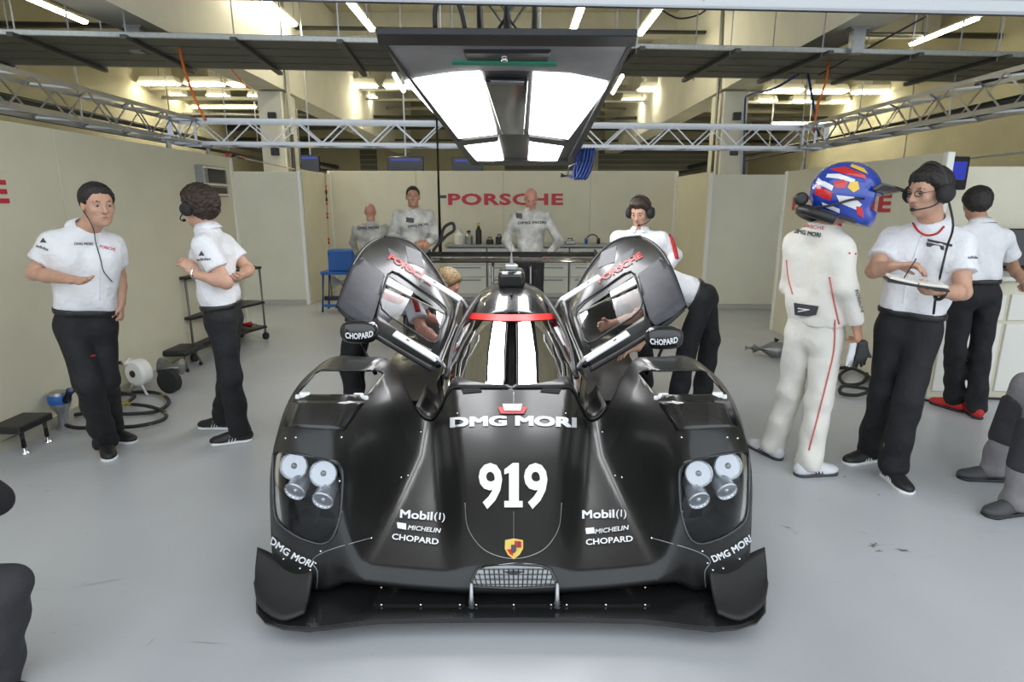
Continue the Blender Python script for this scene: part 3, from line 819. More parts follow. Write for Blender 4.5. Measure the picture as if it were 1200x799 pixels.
def poly_decal(name, pix, m, trees, parent, off=0.004):
    pts = [cast(x, y, trees, off)[0] for x, y in pix]
    if any(p is None for p in pts): return
    bm = nbm(); f = bm.faces.new([bm.verts.new(p) for p in pts]); bmesh.ops.triangulate(bm, faces=[f]); return obj(name, bm, m, parent)
poly_decal('number_decal', one, 'white_print', T, CAR)
wrap_text('sponsor_decal', 'DMG MORI', 528, 496, 675, 496, 12, 'white_print', T, CAR, bold=0.045, bow=2.0)
for x0, x1, dy in ((469, 523, 1), (682, 735, -1)):
    s = dy
    wrap_text('sponsor_decal', 'Mobil', x0, 603.5 + s * (-0.5), x0 + 38, 604.5 + s * 1.5, 10, 'white_print', T, CAR, bold=0.025)
    wrap_text('sponsor_decal', '(1)', x0 + 40, 605 + s * 1.5, x1 - 1, 606 + s * 2, 11, 'white_print', T, CAR, bold=0.01)
xm = 466
wrap_text('sponsor_decal', 'MICHELIN', 478, 619, 517, 623, 5.5, 'white_print', T, CAR, bold=0.02, shear=0.2)
poly_decal('sponsor_emblem', [(465, 613), (476, 614.5), (476, 622), (466, 620)], 'white_print', T, CAR)
wrap_text('sponsor_decal', 'MICHELIN', 697, 624, 737, 619, 5.5, 'white_print', T, CAR, bold=0.02, shear=0.2)
poly_decal('sponsor_emblem', [(686, 620), (696, 619), (697, 626), (687, 627)], 'white_print', T, CAR)
wrap_text('sponsor_decal', 'CHOPARD', 459.5, 629.5, 514, 636, 7, 'white_print', T, CAR, bold=0.02)
wrap_text('sponsor_decal', 'CHOPARD', 686.5, 636.5, 741.5, 632, 7, 'white_print', T, CAR, bold=0.02)
wrap_text('sponsor_decal', 'DMG MORI', 318, 632, 367, 661, 8.5, 'white_print', T, CAR, bold=0.025, bow=-3.5)
wrap_text('sponsor_decal', 'DMG MORI', 834, 655, 879, 630, 8.5, 'white_print', T, CAR, bold=0.025, bow=-3)
# crest on the nose
sh = [(592, 634), (602, 632), (613, 634), (613, 644), (609, 651), (602, 656.5), (595, 651), (591.5, 644)]
cr = poly_decal('crest', sh, 'gold', T, CAR, 0.005)
poly_decal('crest_field', [(603, 635), (611, 636), (611, 643), (603, 643)], 'red_paint', T, cr, 0.007)
poly_decal('crest_field', [(594, 645), (601, 645), (601, 653), (597, 650)], 'red_paint', T, cr, 0.007)
poly_decal('crest_field', [(599, 640), (605, 640), (605, 647), (602, 650), (599, 647)], 'dark_print', T, cr, 0.009)
poly_decal('crest_field', [(607, 636), (609, 636), (609, 643), (607, 643)], 'dark_print', T, cr, 0.009)
# badge at the windscreen foot
poly_decal('badge', [(583, 478), (618, 478), (614, 486), (587, 486)], 'red_paint', T, CAR, 0.006)
poly_decal('badge', [(589, 475), (612, 475), (610, 483), (591, 483)], 'white_print', T, CAR, 0.009)
# shut lines of the nose panel
def wrap_line(name, pix, r, m, trees, parent, off=0.001, n=6):
    pp = spline([Vector((x, y, 0)) for x, y in pix], n); pts = []
    for q in pp:
        p, _n = cast(q.x, q.y, trees, off)
        if p is not None: pts.append(p)
    if len(pts) < 2: return
    return obj(name, tube(nbm(), pts, r, 5), m, parent, smooth=True)
wrap_line('shut_line', [(545, 590), (548, 618), (562, 640), (580, 651), (602, 655), (624, 651), (642, 640), (655, 618), (658, 590)], 0.0018, 'steel_grey', T, CAR)
wrap_line('shut_line', [(602, 600), (602, 630)], 0.0013, 'steel_grey', T, CAR)
wrap_line('shut_line', [(602, 460), (602, 474)], 0.004, 'steel_grey', T, CAR)
for s in (1, -1):
    f = lambda x: x if s > 0 else 1198 - x
    wrap_line('shut_line', [(f(371), 690), (f(372), 670), (f(366), 657), (f(385), 645), (f(434), 631)], 0.002, 'steel_grey', T, CAR)
    # dark cooling slot beside the windscreen foot
    poly_decal('cooling_slot', [(f(540), 456), (f(562), 455), (f(565), 460), (f(543), 462)], 'interior_black', T, CAR, 0.004)
# screws
_sb = nbm(); bmesh.ops.create_icosphere(_sb, subdivisions=1, radius=0.0055); _sm = bpy.data.meshes.new('screw'); _sb.to_mesh(_sm); _sb.free(); _sm.materials.append(M('chrome')); _sm.shade_smooth()
def screw(p, parent=CAR):
    o = bpy.data.objects.new('screw', _sm); COL.objects.link(o); o.parent = parent; o.matrix_parent_inverse = parent.matrix_basis.inverted(); o.matrix_basis = Matrix.Translation(p)
for x, y in ((335, 514), (347, 513), (400, 513), (399, 548), (398, 564), (400, 600), (376, 646), (370, 660), (435, 631), (478, 558), (493, 507), (470, 560), (536, 485), (484, 457)):
    for xx in (x, 1199 - x):
        p, n = cast(xx, y, T, 0.001)
        if p is not None: screw(p)
# intake grille in the nose lip
gp_ = [(570, 664), (602, 662.5), (634, 664), (645, 668), (651, 680), (650, 687), (602, 689), (555, 687), (553, 680), (559, 668)]
wrap_poly('grille_backing', gp_, 'steel_grey', T, CAR, 0.006)
pts = [cast(x, y, T, 0.009)[0] for x, y in gp_]
if all(p is not None for p in pts):
    GR = obj('grille_frame', tube(nbm(), pts, 0.006, 6, closed=True), 'black_gloss', CAR, smooth=True)
    for k in range(17):
        x = 557 + k * 5.6; top = 667 if 563 < x < 642 else 672
        q = [cast(x + (602 - x) * 0.03 * (i - 1), top + (687 - top) * i / 3, T, 0.009)[0] for i in range(4)]
        if all(v is not None for v in q): obj('grille_wire', tube(nbm(), q, 0.0022, 4), 'black_plastic', GR)
    for k in range(4):
        y = 668 + k * 5.5; xa, xb = (560, 645) if k < 1 else (555, 650)
        q = [cast(xa + (xb - xa) * i / 6, y, T, 0.010)[0] for i in range(7)]
        if all(v is not None for v in q): obj('grille_wire', tube(nbm(), q, 0.0022, 4), 'black_plastic', GR)

# ---- splitter, floor, dive planes
out = [(0, 1.968), (0.30, 1.966), (0.50, 1.960), (0.58, 1.948), (0.66, 1.925), (0.76, 1.915), (0.86, 1.920), (0.94, 1.950), (1.00, 2.01), (1.035, 2.09), (1.04, 2.2), (1.03, 2.36)]
pts = [(XC + x, y) for x, y in out] + [(XC - x, y) for x, y in out[::-1]]
bm = nbm(); prism(bm, [(x, y, 0.078) for x, y in pts[:12]] + [(x, y, 0.078) for x, y in pts[12:-1]], (0, 0, 0.022))
bmesh.ops.bevel(bm, geom=[e for e in bm.edges if abs((e.verts[0].co - e.verts[1].co).z) < 1e-5 and e.calc_length() < 1.5], offset=0.007, segments=2, affect='EDGES')
obj('splitter', bm, 'carbon_gloss', CAR, auto=50)
obj('underfloor', box(nbm(), (XC, 4.4, 0.125), (1.86, 4.1, 0.05), bevel=0.01), 'carbon_matt', CAR)
obj('front_bulkhead', box(nbm(), (XC, 2.62, 0.195), (1.22, 0.5, 0.13), bevel=0.02), 'interior_black', CAR)
for sx in (-1, 1):
    obj('inner_duct', box(nbm(), (XC + sx * 0.80, 2.42, 0.30), (0.36, 0.04, 0.36), bevel=0.01), 'interior_black', CAR)
for k, (x0, x1) in enumerate(((441, 545), (552, 652), (658, 762))):
    q = [at_z(x, y, 0.1015) for x, y in ((x0 + 4, 687), (x1, 687), (x1, 710), (x0 - 4 if k == 0 else x0, 710))]
    bm = nbm(); prism(bm, q, (0, 0, 0.004)); o = obj('splitter_plate', bm, 'black_gloss', CAR)
    for i in range(3):
        for py in (688.5, 709): 
            screw(at_z(x0 + 6 + (x1 - x0 - 12) * i / 2, py, 0.1065), CAR)
for px in (552.5, 653):
    a = at_z(px, 712, 0.104); b = Vector((a.x, a.y + 0.015, 0.20))
    obj('splitter_stay', tube(nbm(), [a, a + (b - a) * 0.12, a + (b - a) * 0.4, b], [0.013, 0.012, 0.009, 0.007], 10), 'alu', CAR, smooth=True)
att = [at_y(303, 642, 2.27), at_y(320, 650, 2.24), at_y(345, 665, 2.17), at_y(368, 668, 2.12)]
fre = [at_y(297, 684, 2.12), at_y(304, 711, 2.01), at_y(330, 728, 1.94), at_y(357, 720, 1.96)]
att = spline(att, 5); fre = spline(fre, 5)
bm = nbm(); PP = []
for i in range(9):
    u = i / 8; row = [A.lerp(B, u) + Vector((0, 0, -0.02 * math.sin(math.pi * u))) for A, B in zip(att, fre)]; PP.append(row)
grid(bm, PP)
for o in both('dive_plane', bm, 'carbon_matt', solid=0.012): pass
for x, y in ((318, 650), (333, 660), (352, 671), (364, 673)):
    for xx in (x, 1199 - x):
        p, n = cast(xx, y - 5, T, 0.002)
        if p is not None: screw(p)

# ---- canopy
def bvh_of_mesh(o):
    b = nbm(); b.from_mesh(o.data); t = BVHTree.FromBMesh(b); b.free(); return t
ZC = [(2.94, 0.60), (3.08, 0.682), (3.2, 0.728), (3.5, 0.840), (3.75, 0.925), (4.1, 1.015), (4.4, 1.052), (4.8, 1.04), (5.4, 0.95), (6.2, 0.74)]
def interp(tab, y):
    for (y0, v0), (y1, v1) in zip(tab[:-1], tab[1:]):
        if y <= y1: return v0 + (v1 - v0) * max(0, (y - y0) / (y1 - y0))
    return tab[-1][1]
_sp = spline([Vector((y, z, 0)) for y, z in ZC], 10)
ZCf = [(p.x, p.y) for p in _sp]
WC = [(2.9, 0.32), (3.1, 0.42), (3.4, 0.48), (4.2, 0.47), (4.8, 0.42), (5.4, 0.32), (6.2, 0.12)]
ys = [2.9 + 0.02 * i for i in range(46)] + [3.80 + 0.05 * i for i in range(1, 50)]
ns = 48
def cpt(y, s):
    zc = interp(ZCf, y); w = interp(WC, y); zb = 0.46
    ang = s * math.pi / 2; e = 0.88
    sx = math.copysign(abs(math.sin(ang)) ** e, s); cz = abs(math.cos(ang)) ** e
    return Vector((XC + w * sx, y, zb + (zc - zb) * cz))
CP = [[cpt(y, -1 + 2 * j / ns) for j in range(ns + 1)] for y in ys]
def canopy_part(name, m, test, off=0.0, solid=0.0, smooth=True, sgn=0):
    bm = nbm(); vm = {}
    def vert(i, j):
        if (i, j) not in vm:
            p = CP[i][j]
            if off:
                c = Vector((XC, p.y, 0.46)); p = p + (p - c).normalized() * off
            vm[(i, j)] = bm.verts.new(p)
        return vm[(i, j)]
    for i in range(len(ys) - 1):
        for j in range(ns):
            if sgn and (j + 0.5 - ns / 2) * sgn < 0: continue
            if test((ys[i] + ys[i + 1]) / 2, abs(-1 + 2 * (j + 0.5) / ns)):
                bm.faces.new((vert(i, j), vert(i, j + 1), vert(i + 1, j + 1), vert(i + 1, j)))
    o = obj(name, bm, m, CAR, smooth=smooth)
    if solid:
        md = o.modifiers.new('solid', 'SOLIDIFY'); md.thickness = solid; md.offset = -1
    return o
is_ws = lambda y, s: y < 3.86 and s < 0.70
is_door = lambda y, s: 3.30 < y < 4.70 and 0.44 + 0.30 * max(0, min(1, (4.0 - y) / 0.7)) < s < 0.97
WS = canopy_part('windscreen', 'windscreen_glass', is_ws)
ROOF = canopy_part('canopy_shell', 'carbon_gloss', lambda y, s: not is_ws(y, s) and not is_door(y, s), solid=0.03)
CAN_T = [bvh_of_mesh(WS), bvh_of_mesh(ROOF)]
PPs = []
for py in (369.5, 372, 374.5, 377):
    PPs.append([cast(545 + 113 * k / 24, py - 3.0 * abs(k / 12 - 1) ** 2, CAN_T, 0.004)[0] or at_y(545 + 113 * k / 24, py, 3.9) for k in range(25)])
SUN = nbm(); grid(SUN, PPs); SUN = obj('sun_strip', SUN, 'red_paint', CAR, smooth=True)
canopy_part('screen_pillar', 'black_gloss', lambda y, s: y < 3.85 and 0.68 < s < 0.745, off=0.004, sgn=-1)
canopy_part('screen_pillar', 'black_gloss', lambda y, s: y < 3.85 and 0.68 < s < 0.745, off=0.004, sgn=1)
# cockpit inside
bm = nbm(); PP = []
for i in range(8):
    y = 3.05 + 0.11 * i
    PP.append([Vector((XC + x, y, 0.62 + 0.10 * math.sin(math.pi * min(1, i / 7)) - 0.12 * (x / 0.4) ** 2)) for x in [-0.4 + 0.1 * k for k in range(9)]])
grid(bm, PP); obj('dashboard', bm, 'interior', CAR, smooth=True)
bm = nbm(); c = Vector((XC - 0.16, 3.92, 0.74)); tube(bm, [c + Vector((math.cos(a) * 0.13, -math.sin(a) * 0.03, math.sin(a) * 0.09)) for a in [k * math.pi / 10 for k in range(20)]], 0.014, 8, closed=True)
box(bm, c, (0.14, 0.03, 0.09), bevel=0.01); obj('steering_wheel', bm, 'black_plastic', CAR)
bm = nbm(); box(bm, (XC, 4.62, 0.66), (0.78, 0.10, 0.52), Matrix.Rotation(-0.15, 4, 'X'), 0.04, 3); obj('cockpit_bulkhead', bm, 'interior', CAR, smooth=True)
bm = nbm(); box(bm, (XC - 0.16, 4.45, 0.78), (0.30, 0.14, 0.22), Matrix.Rotation(-0.2, 4, 'X'), 0.05, 3); obj('headrest', bm, 'interior_black', CAR, smooth=True)
for sx in (-1, 1):
    obj('roll_hoop', tube(nbm(), spline([(XC + sx * 0.38, 3.32, 0.66), (XC + sx * 0.37, 3.6, 0.80), (XC + sx * 0.30, 3.9, 0.93), (XC + sx * 0.24, 4.3, 0.99)], 6), 0.018, 8), 'black_plastic', CAR, smooth=True)
# roof pod with camera and mast
bm = nbm(); box(bm, (XC, 4.52, 1.10), (0.20, 0.36, 0.13), bevel=0.035, seg=3); pod = obj('roof_intake', bm, 'black_gloss', CAR, smooth=True)
obj('intake_mouth', box(nbm(), (XC, 4.335, 1.10), (0.14, 0.012, 0.07), bevel=0.004), 'interior_black', pod)
bm = nbm(); box(bm, (XC, 4.50, 1.185), (0.10, 0.1, 0.04), bevel=0.008); tube(bm, [(XC, 4.5, 1.19), (XC, 4.5, 1.36)], [0.016, 0.005], 8); obj('antenna', bm, 'steel_grey', pod)
bm = nbm(); lathe(bm, [(0.002, -0.06), (0.008, -0.05), (0.008, 0.0)], (XC, 4.1, 1.03), (0, -1, 0.1), 8); obj('roof_sensor', bm, 'black_plastic', CAR, smooth=True)

# ---- doors, raised forward
hA = Vector(at_y(512, 424, 3.27)); hB = Vector(at_y(538, 352, 3.92)); oA = Vector(at_y(398, 347, 3.38))
dn = (hB - hA).cross(oA - hA).normalized()
if dn.dot(EYE - hA) < 0: dn = -dn
def on_door(px, py, off=0.0):
    r = ray(px, py); k = (hA - EYE).dot(dn) / r.dot(dn); return EYE + r * k + dn * off
top_c = spline([Vector((x, y, 0)) for x, y in ((452, 271), (474, 274), (494, 286), (515, 312), (537, 350))], 5)       # apex -> hinge top
bot_c = spline([Vector((x, y, 0)) for x, y in ((398, 352), (420, 372), (455, 394), (485, 412), (511, 427))], 5)       # outer corner -> hinge bottom
nD = len(top_c); DP = []
for i in range(13):
    u = i / 12; row = []
    for j in range(nD):
        v = j / (nD - 1)
        q = top_c[j].lerp(bot_c[j], u)
        bow = -14 * math.sin(math.pi * u) * (1 - v) ** 2            # outer edge bulges
        edge = 4 * (u * (1 - u)) ** 0.8
        p = on_door(q.x + bow * 0.55, q.y + bow * 0.35, 0.0) + dn * (0.10 * math.sin(math.pi * u) - 0.05)
        row.append(p)
    DP.append(row)
bm = nbm(); grid(bm, DP)
win_pix = [(456, 326), (484, 343), (519, 369), (514, 392), (505, 410), (480, 396), (444, 371), (447, 345)]
ins = cut_poly(bm, win_pix, lambda c: True)
glass = extract(bm, ins)
# lower outer part with its own lining colour
lin = cut_poly(bm, [(395, 325), (424, 306), (452, 326), (446, 346), (442, 371), (430, 384), (390, 362)], lambda c: True)
lining = extract(bm, lin)
doors = both('door', bm, 'carbon', solid=0.02)
DO = []
for d_ in doors:
    b_ = nbm(); b_.from_mesh(d_.data); DO.append(BVHTree.FromBMesh(b_)); b_.free()
def under_door(objs):
    for o_, d_ in zip(objs, doors): o_.parent = d_; o_.matrix_parent_inverse = Matrix.Identity(4)
under_door(both('door_window', glass, 'door_glass'))
under_door(both('door_lower_panel', lining, 'door_lining', solid=0.02))
# rim tubes of each door
top3 = DP[0]; bot3 = DP[-1]; out3 = [r[0] for r in DP]
under_door(both('door_edge', tube(nbm(), [p for p in top3], 0.012, 6), 'carbon_matt'))
under_door(both('door_edge', tube(nbm(), [p for p in bot3], 0.014, 6), 'carbon_matt'))
under_door(both('door_edge', tube(nbm(), [p for p in out3], 0.010, 6), 'carbon'))
fr = [on_door(x, y, 0.055) for x, y in win_pix]
under_door(both('window_frame', tube(nbm(), spline(fr, 3, True), 0.006, 6, closed=True), 'carbon_matt'))
under_door(both('window_bar', tube(nbm(), [on_door(449, 341, 0.05), on_door(516, 374, 0.05)], 0.010, 6), 'drawer_grey'))
for (xa, ya, xb, yb, of_) in ((490, 336, 534, 363, 0.085), (460, 395, 510, 426, 0.03)):
    a = on_door(xa, ya, of_); b = on_door(xb, yb, of_); d = b - a
    side = d.normalized().cross(dn)
    R = Matrix((d.normalized(), side, dn)).transposed().to_4x4()
    under_door(both('hinge_plate', box(nbm(), (a + b) / 2, (d.length, 0.05, 0.014), R, 0.003), 'white_print', smooth=False))
    under_door(both('hinge_mark', box(nbm(), (a + b) / 2 - d * 0.2 + dn * 0.008, (0.02, 0.014, 0.003), R), 'dark_print', smooth=False))
    e = b + d.normalized() * 0.045 - Vector((0, -0.02, 0.03))
    under_door(both('hinge_arm', tube(nbm(), spline([b - d * 0.05, b + d.normalized() * 0.02, e], 4), 0.012, 6), 'alu'))
# gas strut and inner frame near the hinge
under_door(both('door_inner_frame', tube(nbm(), spline([on_door(538, 352, 0.0), on_door(532, 380, -0.02), on_door(522, 405, -0.02), on_door(513, 428, 0.0)], 5), 0.022, 8), 'carbon'))
wrap_text('door_lettering', 'PORSCHE', 456, 301, 507, 333, 7, 'red_paint', [DO[0]], doors[0], bold=0.03, off=0.006)
wrap_text('door_lettering', 'PORSCHE', 701, 330, 752, 299, 7, 'red_paint', [DO[1]], doors[1], bold=0.03, off=0.006)
# grey reflections on the raised doors, painted as flat patches
for k, (cx, cy, w, h) in enumerate(((462, 300, 16, 12), (486, 302, 22, 20), (517, 336, 18, 14))):
    for s in (0, 1):
        pts = [(cx - w / 2, cy - h / 2 - 3), (cx + w / 2 - 4, cy - h / 2 + 4), (cx + w / 2, cy + h / 2 + 3), (cx - w / 2 + 3, cy + h / 2 - 4)]
        if s: pts = [(1198 - x, y) for x, y in pts]
        poly_decal('door_reflection', pts, 'door_lining', [DO[s]], doors[s], 0.004)

# ---- mirrors
for s, px, py in ((0, 421, 389), (1, 778, 396)):
    c = at_y(px, py, 3.22)
    bm = nbm(); bmesh.ops.create_uvsphere(bm, u_segments=24, v_segments=14, radius=1.0)
    for v in bm.verts:
        x, y, z = v.co; e = 0.7
        v.co = c + Vector((math.copysign(abs(x) ** e, x) * 0.105, math.copysign(abs(y) ** e, y) * 0.05, math.copysign(abs(z) ** e, z) * 0.066))
    mo = obj('mirror', bm, 'carbon_gloss', CAR, smooth=True)
    b_ = nbm(); b_.from_mesh(mo.data); tr = BVHTree.FromBMesh(b_); b_.free()
    wrap_text('mirror_decal', 'CHOPARD', px - 16, py + 4, px + 16, py + 2, 7, 'white_print', [tr], mo, bold=0.03, bow=-2)
    sg = 1 if s else -1
    obj('mirror_stalk', tube(nbm(), [c + Vector((0, 0, -0.04)), c + Vector((-0.04 * sg, -0.02, -0.14)), Vector((XC + sg * 0.72, 3.0, 0.78))], 0.012, 8), 'carbon', mo, smooth=True)

# ---- side pods, rear bodywork, wing
for s in (-1, 1):
    PP = []
    for i in range(22):
        y = 3.55 + 2.95 * i / 21
        zt = 0.44 + 0.10 * ss((y - 3.55) / 0.8) + 0.26 * ss((y - 4.9) / 0.6) - 0.20 * ss((y - 6.1) / 0.4)
        xin = 0.36; xo = 0.93 + 0.05 * ss((y - 4.8) / 0.5)
        row = []
        for j in range(13):
            u = j / 12; x = xin + (xo - xin) * min(1, u / 0.8); rr = max(0.0, (u - 0.6) / 0.4)
            z = zt - 0.06 * rr ** 2 if u <= 0.8 else zt - 0.06 * rr ** 2 - (zt - 0.15) * ((u - 0.8) / 0.2)
            if y > 5.0: z -= 0.22 * ss((y - 4.9) / 0.6) * (1 - ss((x - 0.5) / 0.14))
            row.append((XC + s * x, y, z))
        PP.append(row)
    bm = nbm(); grid(bm, PP)
    fv = [bm.verts.new((XC + s * x, 3.54, z)) for x, z in ((0.36, 0.14), (0.36, 0.44), (0.8, 0.43), (0.93, 0.36), (0.93, 0.14))]
    bm.faces.new(fv)
    obj('side_pod', bm, 'carbon', CAR, auto=50)
bm = nbm(); prism(bm, [(XC - 0.012, 4.75, 1.0), (XC - 0.012, 6.45, 0.62), (XC - 0.012, 6.45, 1.02), (XC - 0.012, 5.2, 1.04)], (0.024, 0, 0)); obj('engine_fin', bm, 'carbon', CAR)
def foil(name, y0, z0, chord, w, ang, parent=CAR):
    bm = nbm(); prof = [(0, 0), (0.1, 0.035), (0.35, 0.05), (0.7, 0.03), (1.0, 0.0), (0.6, 0.005), (0.25, -0.012), (0.05, -0.01)]
    ring = [Vector((XC - w / 2, y0 + (u * math.cos(ang) - v * math.sin(ang)) * chord, z0 + (u * math.sin(ang) + v * math.cos(ang)) * chord)) for u, v in prof]
    prism(bm, ring, (w, 0, 0)); return obj(name, bm, 'carbon_gloss', CAR, auto=40)
foil('rear_wing', 6.28, 1.045, 0.30, 1.84, 0.10); foil('wing_flap', 6.57, 1.085, 0.10, 1.84, 0.5)
for s in (-1, 1):
    bm = nbm(); prism(bm, [(XC + s * 0.93, 6.2, 0.62), (XC + s * 0.93, 6.72, 0.62), (XC + s * 0.93, 6.72, 1.16), (XC + s * 0.93, 6.25, 1.13)], (0.014, 0, 0)); obj('wing_endplate', bm, 'carbon', CAR)
    obj('wing_mount', tube(nbm(), [(XC + s * 0.2, 6.1, 0.7), (XC + s * 0.2, 6.25, 1.0), (XC + s * 0.2, 6.4, 1.06)], 0.016, 6), 'carbon', CAR)
# ---- wheels
def wheel(x, y, r, w):
    sx = 1 if x > XC else -1
    bm = nbm(); lathe(bm, [(r * 0.66, -w / 2), (r * 0.93, -w / 2), (r, -w / 2 + 0.03), (r, w / 2 - 0.03), (r * 0.93, w / 2), (r * 0.66, w / 2)], (x, y, r), (1, 0, 0), 40)
    wl_ = obj('wheel', bm, 'tyre', CAR, auto=40)
    bm = nbm(); lathe(bm, [(r * 0.66, -w / 2 + 0.01), (r * 0.66, w / 2 - 0.01), (r * 0.60, w / 2 - 0.02), (r * 0.58, w / 2 - 0.07), (0.05, w / 2 - 0.06), (0.04, w / 2 - 0.03)], (x, y, r), (sx, 0, 0), 32)
    obj('rim', bm, 'black_gloss', wl_, auto=40)
for s in (-1, 1):
    wheel(XC + s * 0.82, 2.83, 0.35, 0.32); wheel(XC + s * 0.80, 5.72, 0.355, 0.34)

# ================================================================= PEOPLE (implicit surfaces meshed with sparse surface nets)
def surface_net(fn, lo, hi, h, B=8):
    lo = np.asarray(lo, float); hi = np.asarray(hi, float)
    nb = np.maximum(1, np.ceil((hi - lo) / (h * B)).astype(int))
    I = np.stack(np.meshgrid(*[np.arange(n) for n in nb], indexing='ij'), -1).reshape(-1, 3)
    cen = lo + (I + 0.5) * (B * h)
    d = fn(cen)
    I = I[np.abs(d) < B * h * 0.87 * 1.25 + 0.012]
    if len(I) == 0: return np.zeros((0, 3)), np.zeros((0, 4), int)
    g = np.arange(B + 1)
    G = np.stack(np.meshgrid(g, g, g, indexing='ij'), -1)
    base = I * B
    pts = lo + (base[:, None, None, None, :] + G[None]) * h
    D = fn(pts.reshape(-1, 3)).reshape(len(I), B + 1, B + 1, B + 1)
    ins = D < 0
    corner = [(i, j, k) for i in (0, 1) for j in (0, 1) for k in (0, 1)]
    cnt = sum(ins[:, i:B + i, j:B + j, k:B + k].astype(np.int8) for i, j, k in corner)
    act = (cnt > 0) & (cnt < 8)
    bi, ci, cj, ck = np.nonzero(act)
    if len(bi) == 0: return np.zeros((0, 3)), np.zeros((0, 4), int)
    acc = np.zeros((len(bi), 3)); num = np.zeros(len(bi))
    for a in corner:
        for ax in range(3):
            if a[ax]: continue
            b = list(a); b[ax] = 1
            da = D[bi, ci + a[0], cj + a[1], ck + a[2]]; db = D[bi, ci + b[0], cj + b[1], ck + b[2]]
            x = (da < 0) != (db < 0)
            t = np.where(x, da / np.where(x, da - db, 1), 0)
            p = np.zeros((len(bi), 3)); p[:] = a; p[:, ax] += t
            acc += np.where(x[:, None], p, 0); num += x
    loc = acc / num[:, None]
    cell = base[bi] + np.stack([ci, cj, ck], -1)
    verts = lo + (cell + loc) * h
    S = (nb * B + 4).astype(np.int64)
    key = lambda c: ((c[:, 0] + 1) * S[1] + (c[:, 1] + 1)) * S[2] + (c[:, 2] + 1)
    K = key(cell.astype(np.int64)); order = np.argsort(K); Ks = K[order]
    quads = []
    for ax in range(3):
        sl0 = [slice(None)] + [slice(0, B)] * 3; sl1 = list(sl0); sl1[ax + 1] = slice(1, B + 1)
        A = ins[tuple(sl0)]; Bv = ins[tuple(sl1)]
        e = np.nonzero(A != Bv)
        if len(e[0]) == 0: continue
        pt = base[e[0]] + np.stack(e[1:], -1); s = A[e]
        u, v = [(1, 2), (2, 0), (0, 1)][ax]
        idx = []; ok = np.ones(len(pt), bool)
        for du, dv in ((-1, -1), (0, -1), (0, 0), (-1, 0)):
            c = pt.copy().astype(np.int64); c[:, u] += du; c[:, v] += dv
            k = key(c); q = np.searchsorted(Ks, k); q = np.minimum(q, len(Ks) - 1)
            ok &= Ks[q] == k; idx.append(order[q])
        Q = np.stack(idx, -1); Q = np.where(s[:, None], Q, Q[:, ::-1]); quads.append(Q[ok])
    return verts, np.concatenate(quads)
def smin(a, b, k):
    h = np.maximum(k - np.abs(a - b), 0) / k
    return np.minimum(a, b) - h * h * k * 0.25
def smax(a, b, k): return -smin(-a, -b, k)
def V3(v): return np.array([v[0], v[1], v[2]], float)
def cap(P, a, b, ra, rb):
    a = V3(a); b = V3(b); ab = b - a; L2 = ab @ ab + 1e-12
    t = np.clip((P - a) @ ab / L2, 0, 1)
    return np.linalg.norm(P - a - t[:, None] * ab, axis=1) - (ra + (rb - ra) * t)
def ecap(P, a, b, ra, rb, flat_axis, k):
    """capsule squashed by factor k along flat_axis"""
    n = V3(flat_axis); n /= np.linalg.norm(n)
    a = V3(a); b = V3(b)
    sq = lambda q: q + np.outer((q @ n), n) * (k - 1) if q.ndim > 1 else q + (q @ n) * n * (k - 1)
    return cap(sq(P - a), np.zeros(3), sq(b - a), ra, rb) / (0.5 + 0.5 * k)
def ell(P, c, r, axes=None):
    q = P - V3(c)
    if axes is not None: q = q @ axes
    r = np.asarray(r, float)
    k0 = np.linalg.norm(q / r, axis=1); k1 = np.linalg.norm(q / (r * r), axis=1) + 1e-9
    return k0 * (k0 - 1) / k1
def folds(P, amp, f=22.0, ph=0.0):
    return amp * (np.sin(P[:, 2] * f + 3.1 * np.sin(P[:, 0] * 9 + ph) + 2.3 * np.sin(P[:, 1] * 8 + ph)) * 0.6 + 0.4 * np.sin(P[:, 0] * f * 1.3 + P[:, 2] * f * 0.9 + 2 * np.sin(P[:, 1] * 13 + ph)))
def net_obj(name, fn, pts, pad, h, m, parent):
    A = np.array([V3(p) for p in pts]); v, q = surface_net(fn, A.min(0) - pad, A.max(0) + pad, h)
    me = bpy.data.meshes.new(name); me.from_pydata(v.tolist(), [], q.tolist()); me.update()
    return link_mesh(name, me, m, parent, True)
def bvh_of(o):
    b = nbm(); b.from_mesh(o.data); t = BVHTree.FromBMesh(b); b.free(); return t

mat('skin_light', (0.56, 0.32, 0.22), 0.5, noise=0.08, nscale=25)
mat('skin_mid', (0.46, 0.24, 0.15), 0.5, noise=0.08, nscale=25)
mat('skin_pink', (0.58, 0.28, 0.20), 0.5, noise=0.10, nscale=25)
mat('hair_dark', (0.014, 0.010, 0.008), 0.55, noise=0.5, nscale=60, bump=0.4, bscale=120)
mat('hair_brown', (0.030, 0.016, 0.009), 0.55, noise=0.5, nscale=60, bump=0.4, bscale=120)
mat('hair_blond', (0.22, 0.14, 0.06), 0.55, noise=0.5, nscale=60, bump=0.4, bscale=120)
mat('lip', (0.36, 0.13, 0.11), 0.45)
mat('eye_white', (0.50, 0.46, 0.43), 0.2)
mat('iris', (0.02, 0.014, 0.01), 0.15)
mat('cloth_white', (0.80, 0.80, 0.82), 0.75, bump=1.0, bscale=9)
mat('cloth_cream', (0.76, 0.73, 0.66), 0.75, bump=0.65, bscale=7)
mat('cloth_grey', (0.50, 0.49, 0.45), 0.75, noise=0.45, nscale=7, bump=1.0, bscale=9)
mat('cloth_black', (0.010, 0.010, 0.012), 0.8, bump=0.8, bscale=9)
mat('cloth_charcoal', (0.030, 0.029, 0.034), 0.8, bump=0.8, bscale=9)
mat('cloth_workgrey', (0.20, 0.19, 0.195), 0.8, bump=0.8, bscale=9)
